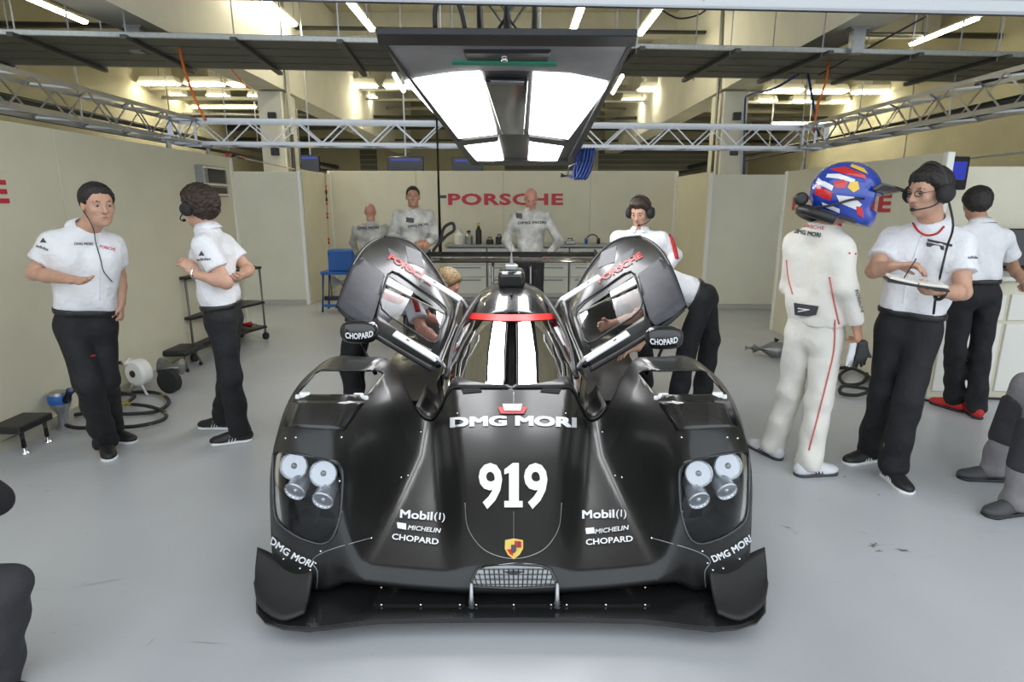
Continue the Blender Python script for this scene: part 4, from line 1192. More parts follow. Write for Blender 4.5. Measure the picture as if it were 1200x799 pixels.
mat('shoe_black', (0.014, 0.014, 0.015), 0.5)
mat('shoe_white', (0.70, 0.71, 0.73), 0.45)
mat('shoe_grey', (0.05, 0.052, 0.055), 0.6)
mat('red_fabric', (0.50, 0.02, 0.02), 0.6)

def person(label, J, head_yaw, head_pitch=0.0, head_roll=0.0, s=1.0, hs=0.95, wk=1.0, skin='skin_light', hair='hair_dark', hair_style='short', shirt='cloth_white', sleeve=0.62,
           trousers='cloth_black', shoe='shoe_black', sole='white_paint', toes=((0, -1), (0, -1)), hands=None, belt=True, collar=True, thick=1.0, waist_f=0.10, name='person', cuff='trousers', glasses=False, cat='person', shoe_accent=None, stub=False, inner_collar=None):
    """J: joints in world space: head neck shL shR elL elR wrL wrR hipL hipR knL knR anL anR (ankles 0.09 above the sole)"""
    J = {k: Vector(v) for k, v in J.items()}
    hipc = (J['hipL'] + J['hipR']) / 2; shc = (J['shL'] + J['shR']) / 2
    root = empty(name, (hipc.x, hipc.y, 0.0), label, cat)
    lat = (J['shR'] - J['shL']).normalized()
    up = (J['neck'] - hipc).normalized(); lat = (lat - up * lat.dot(up)).normalized()
    fwd = up.cross(lat).normalized()
    R = s * thick
    waist = hipc.lerp(J['neck'], 0.30); chest = hipc.lerp(J['neck'], 0.70)
    L3 = lambda v: V3(v)
    def torso(P, inf):
        d = ecap(P, hipc - lat * 0.052 * s, hipc + lat * 0.052 * s, 0.083 * R + inf, 0.083 * R + inf, fwd, 1.05)
        for sx in (-1, 1):
            d = smin(d, cap(P, hipc + lat * (0.055 * sx * s), waist + lat * (0.052 * sx * s * wk), 0.083 * R + inf, 0.087 * R * wk + inf), 0.04)
            d = smin(d, cap(P, waist + lat * (0.052 * sx * s * wk), chest + lat * (0.078 * sx * s), 0.087 * R * wk + inf, 0.096 * R + inf), 0.04)
        d = smin(d, cap(P, J['shL'] - up * 0.015, J['neck'] - up * 0.035, 0.048 * R + inf, 0.052 * R + inf), 0.06)
        d = smin(d, cap(P, J['shR'] - up * 0.015, J['neck'] - up * 0.035, 0.048 * R + inf, 0.052 * R + inf), 0.06)
        return d
    # ---- head frame
    cy, sy = math.cos(math.radians(head_yaw)), math.sin(math.radians(head_yaw))
    hf = Vector((cy, sy, 0)); cp, sp = math.cos(math.radians(head_pitch)), math.sin(math.radians(head_pitch))
    hu = Vector((0, 0, 1)) * cp - hf * sp; hf = hf * cp + Vector((0, 0, 1)) * sp
    if head_pitch: hu = Vector((-math.cos(math.radians(head_yaw)) * sp, -math.sin(math.radians(head_yaw)) * sp, cp))
    hr = hf.cross(hu).normalized()
    if head_roll:
        q = Quaternion(hf, math.radians(head_roll)); hu = q @ hu; hr = q @ hr
    AX = np.array([V3(hr), V3(hf), V3(hu)]).T
    Hc = J['head']; z = s * hs
    def hp(x, y, u): return Hc + hr * (x * z) + hf * (y * z) + hu * (u * z)
    def headf(P):
        d = ell(P, hp(0, -0.014, 0.036), np.array([0.077, 0.098, 0.086]) * z, AX)
        d = smin(d, ell(P, hp(0, 0.028, -0.032), np.array([0.061, 0.066, 0.086]) * z, AX), 0.03 * z)
        d = smin(d, ell(P, hp(0, 0.040, -0.082), np.array([0.045, 0.044, 0.034]) * z, AX), 0.025 * z)
        d = smin(d, ell(P, hp(0, 0.070, -0.100), np.array([0.018, 0.016, 0.015]) * z, AX), 0.02 * z)
        d = smin(d, cap(P, hp(-0.034, 0.078, 0.026), hp(0.034, 0.078, 0.026), 0.012 * z, 0.012 * z), 0.018 * z)
        for sx in (-1, 1):
            d = smin(d, ell(P, hp(sx * 0.044, 0.058, -0.022), np.array([0.02, 0.022, 0.02]) * z, AX), 0.02 * z)
            d = smax(d, -(np.linalg.norm(P - V3(hp(sx * 0.032, 0.105, 0.006)), axis=1) - 0.019 * z), 0.012 * z)
            d = smin(d, ell(P, hp(sx * 0.079, -0.004, -0.006), np.array([0.010, 0.021, 0.033]) * z, AX), 0.008 * z)
        d = smin(d, cap(P, hp(0, 0.090, 0.014), hp(0, 0.114, -0.026), 0.008 * z, 0.0125 * z), 0.012 * z)
        d = smin(d, ell(P, hp(0, 0.100, -0.030), np.array([0.018, 0.012, 0.010]) * z, AX), 0.008 * z)
        d = smin(d, cap(P, hp(-0.018, 0.086, -0.062), hp(0.018, 0.086, -0.062), 0.0085 * z, 0.0085 * z), 0.008 * z)
        d = smin(d, cap(P, J['neck'] - up * 0.03, hp(0, -0.018, -0.055), 0.060 * s, 0.056 * s), 0.03)
        return d
    HV = []; parts = []
    v, q = surface_net(headf, V3(Hc) - 0.17 * z, V3(Hc) + 0.17 * z, 0.0062)
    nv = 0
    def add(v, q):
        nonlocal nv
        parts.append((v, q + nv)); nv += len(v)
    add(v, q)
    # neck to collar
    # ---- arms with hands
    hands = hands or {}
    def hand_frame(side):
        wr = J['wr' + side]; el = J['el' + side]
        h = hands.get(side, {})
        d = Vector(h.get('dir', (wr - el))).normalized()
        n = Vector(h.get('palm', (-fwd if False else (lat if side == 'L' else -lat))))
        n = (n - d * n.dot(d)).normalized()
        th = d.cross(n) if side == 'R' else n.cross(d)
        return wr, d, n, th, h.get('curl', 0.5), h.get('spread', 0.0)
    def arm(side):
        sh, el, wr = J['sh' + side], J['el' + side], J['wr' + side]
        w_, d_, n_, t_, curl, spread = hand_frame(side)
        segs = []
        kc = w_ + d_ * 0.088 * s
        for i, (off, ln) in enumerate(((0.031, 0.072), (0.011, 0.080), (-0.010, 0.075), (-0.030, 0.060))):
            b0 = w_ + d_ * (0.090 - 0.006 * abs(i - 1)) * s + t_ * off * s
            c1 = curl * 0.9; c2 = curl * 2.0
            sp = t_ * (off * spread * 6)
            d1 = (d_ * math.cos(c1) + n_ * math.sin(c1) + sp).normalized(); d2 = (d_ * math.cos(c2) + n_ * math.sin(c2) + sp).normalized()
            p1 = b0 + d1 * ln * 0.52 * s; p2 = p1 + d2 * ln * 0.48 * s
            segs.append((b0, p1, 0.0098 * s, 0.0088 * s)); segs.append((p1, p2, 0.0088 * s, 0.0072 * s))
        tb = w_ + d_ * 0.028 * s + t_ * 0.030 * s; td = (d_ * 0.75 + t_ * 0.6 + n_ * (0.25 + 0.3 * curl)).normalized(); td2 = (d_ * 0.95 + t_ * 0.15 + n_ * (0.2 + 0.5 * curl)).normalized()
        t1 = tb + td * 0.042 * s; t2 = t1 + td2 * 0.034 * s
        def f(P):
            d = cap(P, sh, el, 0.049 * R, 0.039 * R)
            d = smin(d, cap(P, el, el.lerp(wr, 0.35), 0.038 * R, 0.039 * R), 0.02)
            d = smin(d, cap(P, el.lerp(wr, 0.35), wr, 0.039 * R, 0.026 * R), 0.02)
            d = smin(d, ecap(P, w_ + d_ * 0.02 * s, w_ + d_ * 0.075 * s, 0.035 * s, 0.040 * s, n_, 2.3), 0.02)
            for a, b, ra, rb in segs: d = smin(d, cap(P, a, b, ra, rb), 0.006)
            d = smin(d, cap(P, tb, t1, 0.0125 * s, 0.0105 * s), 0.012); d = smin(d, cap(P, t1, t2, 0.0105 * s, 0.008 * s), 0.006)
            return d
        pts = [sh, el, wr, t2] + [x[1] for x in segs]
        A = np.array([V3(p) for p in pts])
        return surface_net(f, A.min(0) - 0.07, A.max(0) + 0.07, 0.0068)
    for side in ('L', 'R'): add(*arm(side))
    # ---- torso and legs under the clothes
    def legs(P, inf, top=0.082, kn=0.058, an=0.042):
        d = None
        for sd in ('L', 'R'):
            a = cap(P, J['hip' + sd], J['kn' + sd], top * R + inf, kn * s + inf)
            a = smin(a, cap(P, J['kn' + sd], J['an' + sd], kn * s + inf, an * s + inf), 0.03)
            d = a if d is None else smin(d, a, 0.02)
        return d
    core = [J[k] for k in ('shL', 'shR', 'hipL', 'hipR', 'knL', 'knR', 'anL', 'anR', 'neck')]
    A = np.array([V3(p) for p in core])
    add(*surface_net(lambda P: smin(torso(P, -0.022), legs(P, -0.018), 0.015), A.min(0) - 0.16, A.max(0) + 0.16, 0.022))
    allv = np.concatenate([p[0] for p in parts]); allq = np.concatenate([p[1] for p in parts])
    me = bpy.data.meshes.new('body'); me.from_pydata(allv.tolist(), [], allq.tolist()); me.update()
    body = link_mesh('body', me, skin, root, True)
    # ---- face
    if not stub:
        for sx in (-1, 1):
            bm = nbm(); bmesh.ops.create_uvsphere(bm, u_segments=12, v_segments=8, radius=0.0115 * z, matrix=Matrix.Translation(hp(sx * 0.032, 0.0765, 0.006)))
            e = obj('eye', bm, 'eye_white', body, smooth=True)
            bm = nbm(); lathe(bm, [(0.0068 * z, -0.002 * z), (0.005 * z, 0.001 * z), (0.001, 0.002 * z)], hp(sx * 0.032, 0.0865, 0.005), hf, 10); obj('iris', bm, 'iris', e, smooth=True)
            obj('eyelid', tube(nbm(), spline([hp(sx * 0.019, 0.0815, 0.008), hp(sx * 0.032, 0.0875, 0.0155), hp(sx * 0.046, 0.0785, 0.009)], 3), 0.0042 * z, 6), skin, body, smooth=True)
            obj('eyebrow', tube(nbm(), [hp(sx * 0.014, 0.0905, 0.028), hp(sx * 0.032, 0.0895, 0.033), hp(sx * 0.050, 0.074, 0.027)], [0.003 * z, 0.0042 * z, 0.002 * z], 6), hair if hair else 'hair_brown', body, smooth=True)
        obj('lips', tube(nbm(), spline([hp(-0.022, 0.085, -0.062), hp(-0.008, 0.0935, -0.060), hp(0.008, 0.0935, -0.060), hp(0.022, 0.085, -0.062)], 3), 0.0042 * z, 6), 'lip', body, smooth=True)
    if hair and hair_style != 'bald':
        thickh = {'short': 0.014, 'full': 0.022, 'curly': 0.034, 'crop': 0.006}[hair_style]
        lowb = {'short': -0.055, 'full': -0.075, 'curly': -0.085, 'crop': -0.05}[hair_style]
        hl = 0.010 if hair_style in ('short', 'crop') else -0.004
        def hairf(P):
            q = (P - V3(Hc)) @ AX / z
            f = q[:, 1]; u = q[:, 2]
            hm = np.interp(f, [-0.10, -0.03, 0.012, 0.022, 0.046, 0.062, 0.085, 0.12], [lowb, lowb + 0.012, -0.018, -0.008, 0.036, 0.066 + hl, 0.084 + hl, 0.095 + hl]) - 0.014 * np.clip(1 - np.abs(q[:, 0]) / 0.05, 0, 1) * (f > 0.05)
            hm = hm + 0.005 * np.sin(q[:, 0] * 240 + 3 * np.sin(f * 90)) + 0.004 * np.sin(f * 260 + 2 * np.sin(q[:, 0] * 120))
            tk = thickh * z * np.clip((u - hm) / 0.045, 0.12, 1.0)
            d = ell(P, hp(0, -0.016, 0.038), np.array([0.078, 0.099, 0.087]) * z, AX) - tk
            d = smin(d, ell(P, hp(0, -0.045, -0.02), np.array([0.066, 0.062, 0.07]) * z, AX) - tk * 0.7, 0.02)
            d = smax(d, (hm - u) * z, 0.006)
            return d + 0.003 * np.sin(q[:, 0] * 190 + 4 * np.sin(q[:, 2] * 70)) * np.sin(q[:, 1] * 150 + 3 * np.sin(q[:, 0] * 80)) * (2.2 if hair_style == 'curly' else 1.0)
        net_obj('hair', hairf, [hp(-0.1, -0.13, -0.1), hp(0.1, 0.12, 0.15), hp(0.1, -0.13, 0.15), hp(-0.1, 0.12, -0.1)], 0.07, 0.0065, hair, root)
    if glasses:
        for sx in (-1, 1):
            c = hp(sx * 0.033, 0.099, 0.006); obj('glasses_rim', tube(nbm(), [c + hr * (math.cos(a) * 0.024 * z) + hu * (math.sin(a) * 0.015 * z) for a in [k * math.pi / 8 for k in range(16)]], 0.0024, 6, closed=True), 'black_plastic', root, smooth=True)
            obj('glasses_arm', tube(nbm(), [hp(sx * 0.056, 0.094, 0.010), hp(sx * 0.083, 0.0, 0.012)], 0.0024, 5), 'black_plastic', root)
    # ---- shirt
    wu = up; wcut = V3(hipc + up * waist_f * s)
    def shirtf(P):
        d = torso(P, 0.014 * s)
        d = smax(d, -((P - wcut) @ V3(wu)) - 0.012, 0.01)
        for sd in ('L', 'R'):
            sh, el, wr = J['sh' + sd], J['el' + sd], J['wr' + sd]
            if sleeve <= 1.0:
                e = sh.lerp(el, sleeve); ax = (el - sh).normalized()
                a = cap(P, sh, e, 0.060 * R, 0.070 * R); a = smax(a, (P - V3(e)) @ V3(ax), 0.006)
            else:
                f = sleeve - 1.0; e = el.lerp(wr, f); ax = (wr - el).normalized()
                a = smin(cap(P, sh, el, 0.060 * R, 0.056 * R), smax(cap(P, el, e, 0.056 * R, 0.042 * R), (P - V3(e)) @ V3(ax), 0.006), 0.02)
            d = smin(d, a, 0.035)
        d = smax(d, (P - V3(J['neck'] + up * 0.012)) @ V3(up), 0.012)
        hh = np.clip(1.0 - ((P - wcut) @ V3(wu)) / 0.35, 0.25, 1.0)
        return d + folds(P, 0.0075 * s, 30, sum(map(ord, label)) % 7) * hh
    P0 = [J[k] for k in ('shL', 'shR', 'elL', 'elR', 'neck', 'hipL', 'hipR')] + ([J['wrL'], J['wrR']] if sleeve > 1 else [])
    SH = net_obj('shirt', shirtf, P0, 0.15, 0.0115, shirt, root)
    if collar:
        nk = J['neck'] + up * 0.004; hc = (hp(0, -0.018, -0.055) - nk).normalized()
        ax_, ay_, _ = lat, hc.cross(lat).normalized(), hc
        rows = []
        for hgt, rr in ((-0.02, 0.066), (0.034, 0.062), (0.038, 0.066), (0.0, 0.088), (-0.012, 0.094)):
            row = []
            for k in range(25):
                a = math.radians(-255 + 330 * k / 24)
                dd = lat * math.cos(a) + (hc.cross(lat)) * math.sin(a)
                dip = -0.006 * max(0, math.cos(a - math.radians(-90 - 0) ) if False else max(0.0, dd.dot(fwd)))
                row.append(nk + hc * ((hgt + dip) * s) + dd * rr * s)
            rows.append(row)
        bm = nbm(); grid(bm, rows); obj('collar', bm, shirt if not inner_collar else inner_collar, root, smooth=True)
    # ---- trousers
    def trf(P):
        d = smin(torso(P, 0.012 * s), legs(P, 0.014 * s, 0.074, 0.058, 0.060), 0.035)
        d = smax(d, (P - wcut) @ V3(wu) - 0.012, 0.01)
        low = np.minimum(J['anL'].z, J['anR'].z)
        if cuff == 'trousers':
            d = smax(d, (V3((0, 0, min(J['anL'].z, J['anR'].z)))[2] - 0.045) - P[:, 2], 0.008)
        lowz = np.clip(1.25 - P[:, 2] / 0.8, 0.35, 1.2)
        return d + lowz * folds(P, 0.0085 * s, 30, 1.7 + sum(map(ord, label)) % 5)
    P1 = [J[k] for k in ('hipL', 'hipR', 'knL', 'knR', 'anL', 'anR')] + [Vector(wcut)]
    TR = net_obj('trousers', trf, P1, 0.16, 0.0125, trousers, root)
    if belt:
        def bf(P):
            d = torso(P, 0.026 * s); h_ = np.abs((P - wcut) @ V3(wu)) - 0.019
            return smax(d, h_, 0.006)
        net_obj('belt', bf, [hipc + up * 0.1 + lat * 0.2, hipc + up * 0.1 - lat * 0.2, hipc + up * 0.1 + fwd * 0.2, hipc + up * 0.1 - fwd * 0.2], 0.05, 0.011, 'black_plastic', root)
    # ---- shoes
    for sd, td in (('L', toes[0]), ('R', toes[1])):
        an = J['an' + sd]; t = Vector((td[0], td[1], td[2] if len(td) > 2 else 0)).normalized(); u_ = Vector((0, 0, 1)); u_ = (u_ - t * u_.dot(t)).normalized(); r_ = t.cross(u_)
        o = an - u_ * 0.085 * s
        X = np.array([V3(r_), V3(t), V3(u_)]).T
        def q_(x, y, zz): return o + r_ * x * s + t * y * s + u_ * zz * s
        def shoef(P):
            d = ell(P, q_(0, -0.035, 0.048), np.array([0.040, 0.055, 0.050]) * s, X)
            d = smin(d, ell(P, q_(0, 0.05, 0.045), np.array([0.041, 0.075, 0.042]) * s, X), 0.03)
            d = smin(d, ell(P, q_(0, 0.125, 0.030), np.array([0.047, 0.075, 0.034]) * s, X), 0.03)
            d = smin(d, cap(P, q_(0, -0.02, 0.06), q_(0, -0.012, 0.105), 0.044 * s, 0.046 * s), 0.02)
            return smax(d, -((P - V3(q_(0, 0, 0.016))) @ V3(u_)), 0.004)
        def solef(P):
            d = ecap(P, q_(0, -0.04, 0.0), q_(0, 0.05, 0.0), 0.043 * s, 0.043 * s, u_, 0.2)
            d = smin(d, ecap(P, q_(0, 0.05, 0.0), q_(0, 0.145, 0.0), 0.043 * s, 0.050 * s, u_, 0.2), 0.02)
            y_ = np.abs((P - V3(q_(0, 0, 0.0105))) @ V3(u_)) - 0.0105 * s
            return smax(d, y_, 0.004)
        pp = [q_(-0.05, -0.09, 0), q_(0.05, 0.2, 0.1), q_(0.05, -0.09, 0.14), q_(-0.05, 0.2, 0.0)]
        so = net_obj('shoe', shoef, pp, 0.03, 0.0085, shoe, root)
        net_obj('sole', solef, pp, 0.03, 0.0085, sole, so)
        if shoe_accent:
            for sx in (-1, 1):
                for k in range(3):
                    a = q_(sx * 0.044, 0.03 + 0.02 * k, 0.025); b = q_(sx * 0.030, 0.012 + 0.02 * k, 0.078)
                    obj('stripe', tube(nbm(), [a, b], 0.0045, 4), shoe_accent, so)
    return dict(root=root, body=body, shirt=SH, trousers=TR, hp=hp, hr=hr, hf=hf, hu=hu, z=z, lat=lat, fwd=fwd, up=up, J=J)

def headset(pr, boom=True, cup=0.043):
    hp, hr, hf, hu, z, root = (pr[k] for k in ('hp', 'hr', 'hf', 'hu', 'z', 'root'))
    arc = [hp(0.100 * math.cos(a), -0.012, 0.005 + 0.150 * math.sin(a)) for a in [math.pi * k / 14 for k in range(15)]]
    hs_ = obj('headset', tube(nbm(), arc, 0.010, 8), 'black_plastic', root, smooth=True)
    for sx in (-1, 1):
        bm = nbm(); lathe(bm, [(cup * 0.8, -0.022), (cup, -0.012), (cup, 0.010), (cup * 0.8, 0.024), (cup * 0.3, 0.028), (0.002, 0.028)], hp(sx * 0.100, -0.004, -0.008), hr * sx, 20); obj('ear_cup', bm, 'rubber', hs_, smooth=True)
    if boom:
        obj('microphone', tube(nbm(), spline([hp(-0.11, 0.02, -0.03), hp(-0.095, 0.07, -0.062), hp(-0.045, 0.115, -0.075), hp(-0.015, 0.122, -0.073)], 4), [0.004] * 9 + [0.006, 0.010, 0.011, 0.011][:4], 6), 'black_plastic', hs_, smooth=True)
def foot(px, py, td):
    """ankle position from the pixel where the middle of the shoe meets the floor"""
    g = at_z(px, py, 0.0); t = Vector((td[0], td[1], 0)).normalized()
    return g - t * 0.055 + Vector((0, 0, 0.085))
def W(px, py, y): return at_y(px, py, y)

# ---------------------------------------------------------------- the people
PEOPLE = {}
# man talking beside the left wall
tR, tL = (0.62, -0.78), (0.95, -0.25)
p = person('man in white short sleeved shirt gesturing with open hand beside the left wall', dict(
    head=W(115, 241, 3.60), neck=W(100, 268, 3.64), shR=W(62, 283, 3.55), shL=W(132, 286, 3.74), elR=W(40, 321, 3.52), wrR=W(84, 328, 3.34), elL=W(139, 325, 3.80), wrL=W(142, 355, 3.74),
    hipR=W(84, 383, 3.58), hipL=W(118, 383, 3.68), knR=W(103, 450, 3.52), knL=W(124, 446, 3.66), anR=foot(127, 533, tR), anL=foot(140, 517, tL)),
    head_yaw=-38, head_pitch=-6, s=1.03, hs=0.96, hair_style='short', toes=(tL, tR), shoe_accent='red_paint',
    hands={'R': dict(dir=(0.95, -0.3, -0.05), palm=(0.0, -0.3, 1), curl=0.25, spread=0.3), 'L': dict(dir=(-0.1, -0.1, -1), palm=(-0.8, -0.4, 0), curl=0.9)}, inner_collar='cloth_white', cat='person')
PEOPLE['talker'] = p
sh = [bvh_of(p['shirt'])]
wrap_text('shirt_mark', 'DMG MORI', 87, 286, 109, 286, 3.2, 'dark_print', sh, p['shirt'], bold=0.02, off=0.003)
wrap_text('shirt_mark', 'PORSCHE', 117, 289, 135, 293, 3.5, 'red_print', sh, p['shirt'], bold=0.02, off=0.003)
poly_decal('shirt_mark', [(47, 284.5), (51, 279), (55, 285)], 'dark_print', sh, p['shirt'], 0.003)
wrap_text('shirt_mark', 'adidas', 43, 288, 57, 293, 3.2, 'dark_print', sh, p['shirt'], bold=0.02, off=0.003)
obj('earpiece_cord', tube(nbm(), spline([p['hp'](0.084, 0.0, -0.02), p['hp'](0.06, 0.06, -0.12)] + [cast(x, y, sh, 0.014)[0] or W(x, y, 3.4) for x, y in ((112, 285), (118, 305), (121, 318), (130, 330))], 4), 0.003, 5), 'black_plastic', p['root'], smooth=True)
poly_decal('pocket_tag', [(106, 417), (111, 416), (111, 418), (106, 419)], 'red_print', [bvh_of(p['trousers'])], p['trousers'], 0.004)

wrap_line('placket', [(112, 272), (116, 300), (117, 330), (116, 352)], 0.0035, 'cloth_white', sh, p['shirt'], 0.001)
# man with headset seen from behind
tL, tR = (-0.92, -0.30), (-0.95, 0.05)
p = person('curly haired man with headset and white shirt turned towards the left wall', dict(
    head=W(233, 244, 3.88), neck=W(243, 268, 3.90), shL=W(238, 287, 3.73), shR=W(262, 284, 4.08), elL=W(265, 332, 3.72), wrL=W(230, 322, 3.66), elR=W(291, 316, 4.10), wrR=W(284, 323, 3.92),
    hipL=W(259, 376, 3.82), hipR=W(266, 374, 3.99), knL=W(270, 444, 3.80), knR=W(268, 440, 3.98), anL=foot(272, 519, tL), anR=foot(254, 502, tR)),
    head_yaw=160, head_pitch=-3, s=1.0, hs=0.98, hair='hair_brown', hair_style='curly', toes=(tL, tR), shoe_accent='white_paint',
    hands={'L': dict(dir=(-0.55, -0.1, 0.8), palm=(-0.8, 0.5, -0.3), curl=0.7)})
headset(p); PEOPLE['headset'] = p
sh = [bvh_of(p['shirt'])]
poly_decal('shirt_mark', [(233, 300), (236, 294), (240, 300)], 'dark_print', sh, p['shirt'], 0.003)
wrap_text('shirt_mark', 'adidas', 231, 304.5, 247, 303.5, 3.2, 'dark_print', sh, p['shirt'], bold=0.02, off=0.003)
obj('wrist_watch', tube(nbm(), [W(228, 321, 3.66) + Vector((0, math.cos(a) * 0.036, math.sin(a) * 0.036)) for a in [k * math.pi / 6 for k in range(12)]], 0.007, 6, closed=True), 'chrome', p['root'], smooth=True)

# driver in cream suit and helmet
tL, tR = (-0.35, 0.9), (0.95, 0.15)
p = person('driver in cream racing suit with colourful helmet standing beside the car', dict(
    head=W(990, 232, 3.36), neck=W(966, 262, 3.44), shL=W(932, 284, 3.60), shR=W(985, 289, 3.32), elL=W(926, 335, 3.66), wrL=W(938, 362, 3.82), elR=W(992, 338, 3.26), wrR=W(1003, 380, 3.30),
    hipL=W(938, 393, 3.56), hipR=W(970, 394, 3.43), knL=W(926, 458, 3.62), knR=W(960, 470, 3.44), anL=foot(897, 531, tL), anR=foot(955, 556, tR)),
    head_yaw=-5, head_pitch=-14, s=1.04, hs=1.0, wk=1.14, hair=None, shirt='cloth_cream', sleeve=1.97, trousers='cloth_cream', shoe='shoe_white', sole='shoe_grey', toes=(tL, tR), shoe_accent='shoe_black', belt=False, collar=False, skin='skin_mid',
    hands={'R': dict(dir=(0.35, 0.05, -0.95), palm=(-0.6, 0.7, 0), curl=1.0), 'L': dict(dir=(0.3, 0.3, -0.9), palm=(0.6, 0.3, 0), curl=0.8)}, stub=True)
PEOPLE['driver'] = p; D = p
sh = [bvh_of(p['shirt'])]; tr = [bvh_of(p['trousers'])]
mat('suit_red', (0.62, 0.16, 0.14), 0.7)
wrap_text('suit_lettering', 'DMG MORI', 931, 271, 962, 276, 5.5, 'dark_print', sh, p['shirt'], bold=0.03, off=0.004)
wrap_text('suit_lettering', 'PORSCHE', 937, 264, 966, 268, 4, 'suit_red', sh, p['shirt'], bold=0.02, off=0.004)
poly_decal('lumbar_patch', [(931, 355), (960, 359), (957, 369), (948, 371), (932, 369)], 'dark_print', sh + tr, p['shirt'], 0.006)
wrap_text('lumbar_mark', '>', 936, 363, 950, 363, 5, 'white_print', sh + tr, p['shirt'], bold=0.02, off=0.010)
for pix in ([(972, 325), (975, 340), (978, 358), (983, 380)], [(922, 305), (924, 325), (929, 345)], [(978, 375), (977, 410), (968, 450), (958, 490), (948, 528)]):
    wrap_line('piping', pix, 0.005, 'suit_red', sh + tr, p['shirt'], 0.002)
wrap_text('sleeve_lettering', 'PORSCHE', 1003, 340, 1011, 366, 4, 'dark_print', sh, p['shirt'], bold=0.02, off=0.004)
poly_decal('sleeve_patch', [(997, 302), (1004, 302), (1004, 307), (997, 307)], 'orange_cable', sh, p['shirt'], 0.004)
poly_decal('sleeve_patch', [(994, 296), (1003, 297), (1003, 299), (994, 298)], 'red_print', sh, p['shirt'], 0.004)
wrap_line('shoulder_stripe', [(980, 262), (990, 268), (996, 274)], 0.012, 'red_fabric', sh, p['shirt'], 0.0)
# helmet
mat('helmet_blue', (0.012, 0.05, 0.38), 0.2, coat=0.8)
mat('helmet_red', (0.60, 0.015, 0.02), 0.2, coat=0.8)
mat('helmet_white', (0.80, 0.80, 0.80), 0.2, coat=0.8)
mat('helmet_yellow', (0.80, 0.50, 0.02), 0.2, coat=0.8)
hp = D['hp']; AXh = np.array([V3(D['hr']), V3(D['hf']), V3(D['hu'])]).T
def helm(P):
    d = ell(P, hp(0, -0.005, 0.025), np.array([0.148, 0.185, 0.165]), AXh)
    d = smin(d, ell(P, hp(0, 0.075, -0.085), np.array([0.118, 0.110, 0.078]), AXh), 0.06)
    q = (P - V3(hp(0, 0, 0))) @ AXh
    d = smax(d, -(q[:, 2] + 0.125), 0.01)                              # lower rim
    win = np.maximum(np.maximum(0.055 - q[:, 1], np.abs(q[:, 2] - 0.005) - 0.042), np.abs(q[:, 0]) - 0.115)
    return smax(d, -win, 0.008)
HB = [hp(-0.2, -0.2, -0.2), hp(0.2, 0.2, 0.2), hp(-0.2, 0.2, -0.2), hp(0.2, -0.2, 0.2)]
HM = net_obj('helmet', helm, HB, 0.04, 0.0075, 'helmet_blue', D['root'])
hb = [bvh_of(HM)]
for pix, m in (([(972, 199), (990, 196), (1012, 205), (1016, 211), (1000, 207), (984, 203)], 'helmet_red'), ([(970, 204.5), (984, 204.5), (1002, 211), (1001, 215), (982, 210), (968, 208.5)], 'helmet_white'),
               ([(998, 193), (1012, 198), (1017, 205), (1008, 201), (996, 196)], 'helmet_yellow'), ([(996, 214), (1005, 213), (1007, 222), (1000, 226), (993, 220)], 'helmet_yellow'),
               ([(976, 214), (988, 211), (994, 214), (990, 221), (980, 221)], 'helmet_red'), ([(959, 209), (977, 218.5), (975, 224), (957, 215)], 'helmet_white'), ([(957, 217), (976, 226), (973, 236), (955, 228)], 'helmet_red'),
               ([(980, 229), (1000, 231), (1010, 240), (1003, 246), (984, 238)], 'helmet_white'), ([(1003, 242), (1010, 243), (1012, 256), (1004, 251)], 'helmet_red'), ([(963, 237), (984, 245), (984, 250), (965, 242)], 'helmet_white'), ([(984, 251), (1003, 257), (1002, 262), (983, 256)], 'dark_print')):
    bm = nbm(); pts = []
    n = len(pix); cx = sum(a for a, _ in pix) / n; cy = sum(b for _, b in pix) / n
    rings = []
    for f in (1.0, 0.66, 0.33):
        rg = []
        for i in range(n):
            for k in (0, 0.5):
                x = pix[i][0] + (pix[(i + 1) % n][0] - pix[i][0]) * k; y = pix[i][1] + (pix[(i + 1) % n][1] - pix[i][1]) * k
                q = cast(cx + (x - cx) * f, cy + (y - cy) * f, hb, 0.003)[0]; rg.append(q)
        rings.append(rg)
    cc = cast(cx, cy, hb, 0.003)[0]
    if cc is None or any(q is None for r_ in rings for q in r_): bm.free(); continue
    V_ = [[bm.verts.new(q) for q in r_] for r_ in rings]; c_ = bm.verts.new(cc); N_ = len(V_[0])
    for a_, b_ in zip(V_[:-1], V_[1:]):
        for i in range(N_): bm.faces.new((a_[i], a_[(i + 1) % N_], b_[(i + 1) % N_], b_[i]))
    for i in range(N_): bm.faces.new((V_[-1][i], V_[-1][(i + 1) % N_], c_))
    obj('helmet_patch', bm, m, HM, smooth=True)
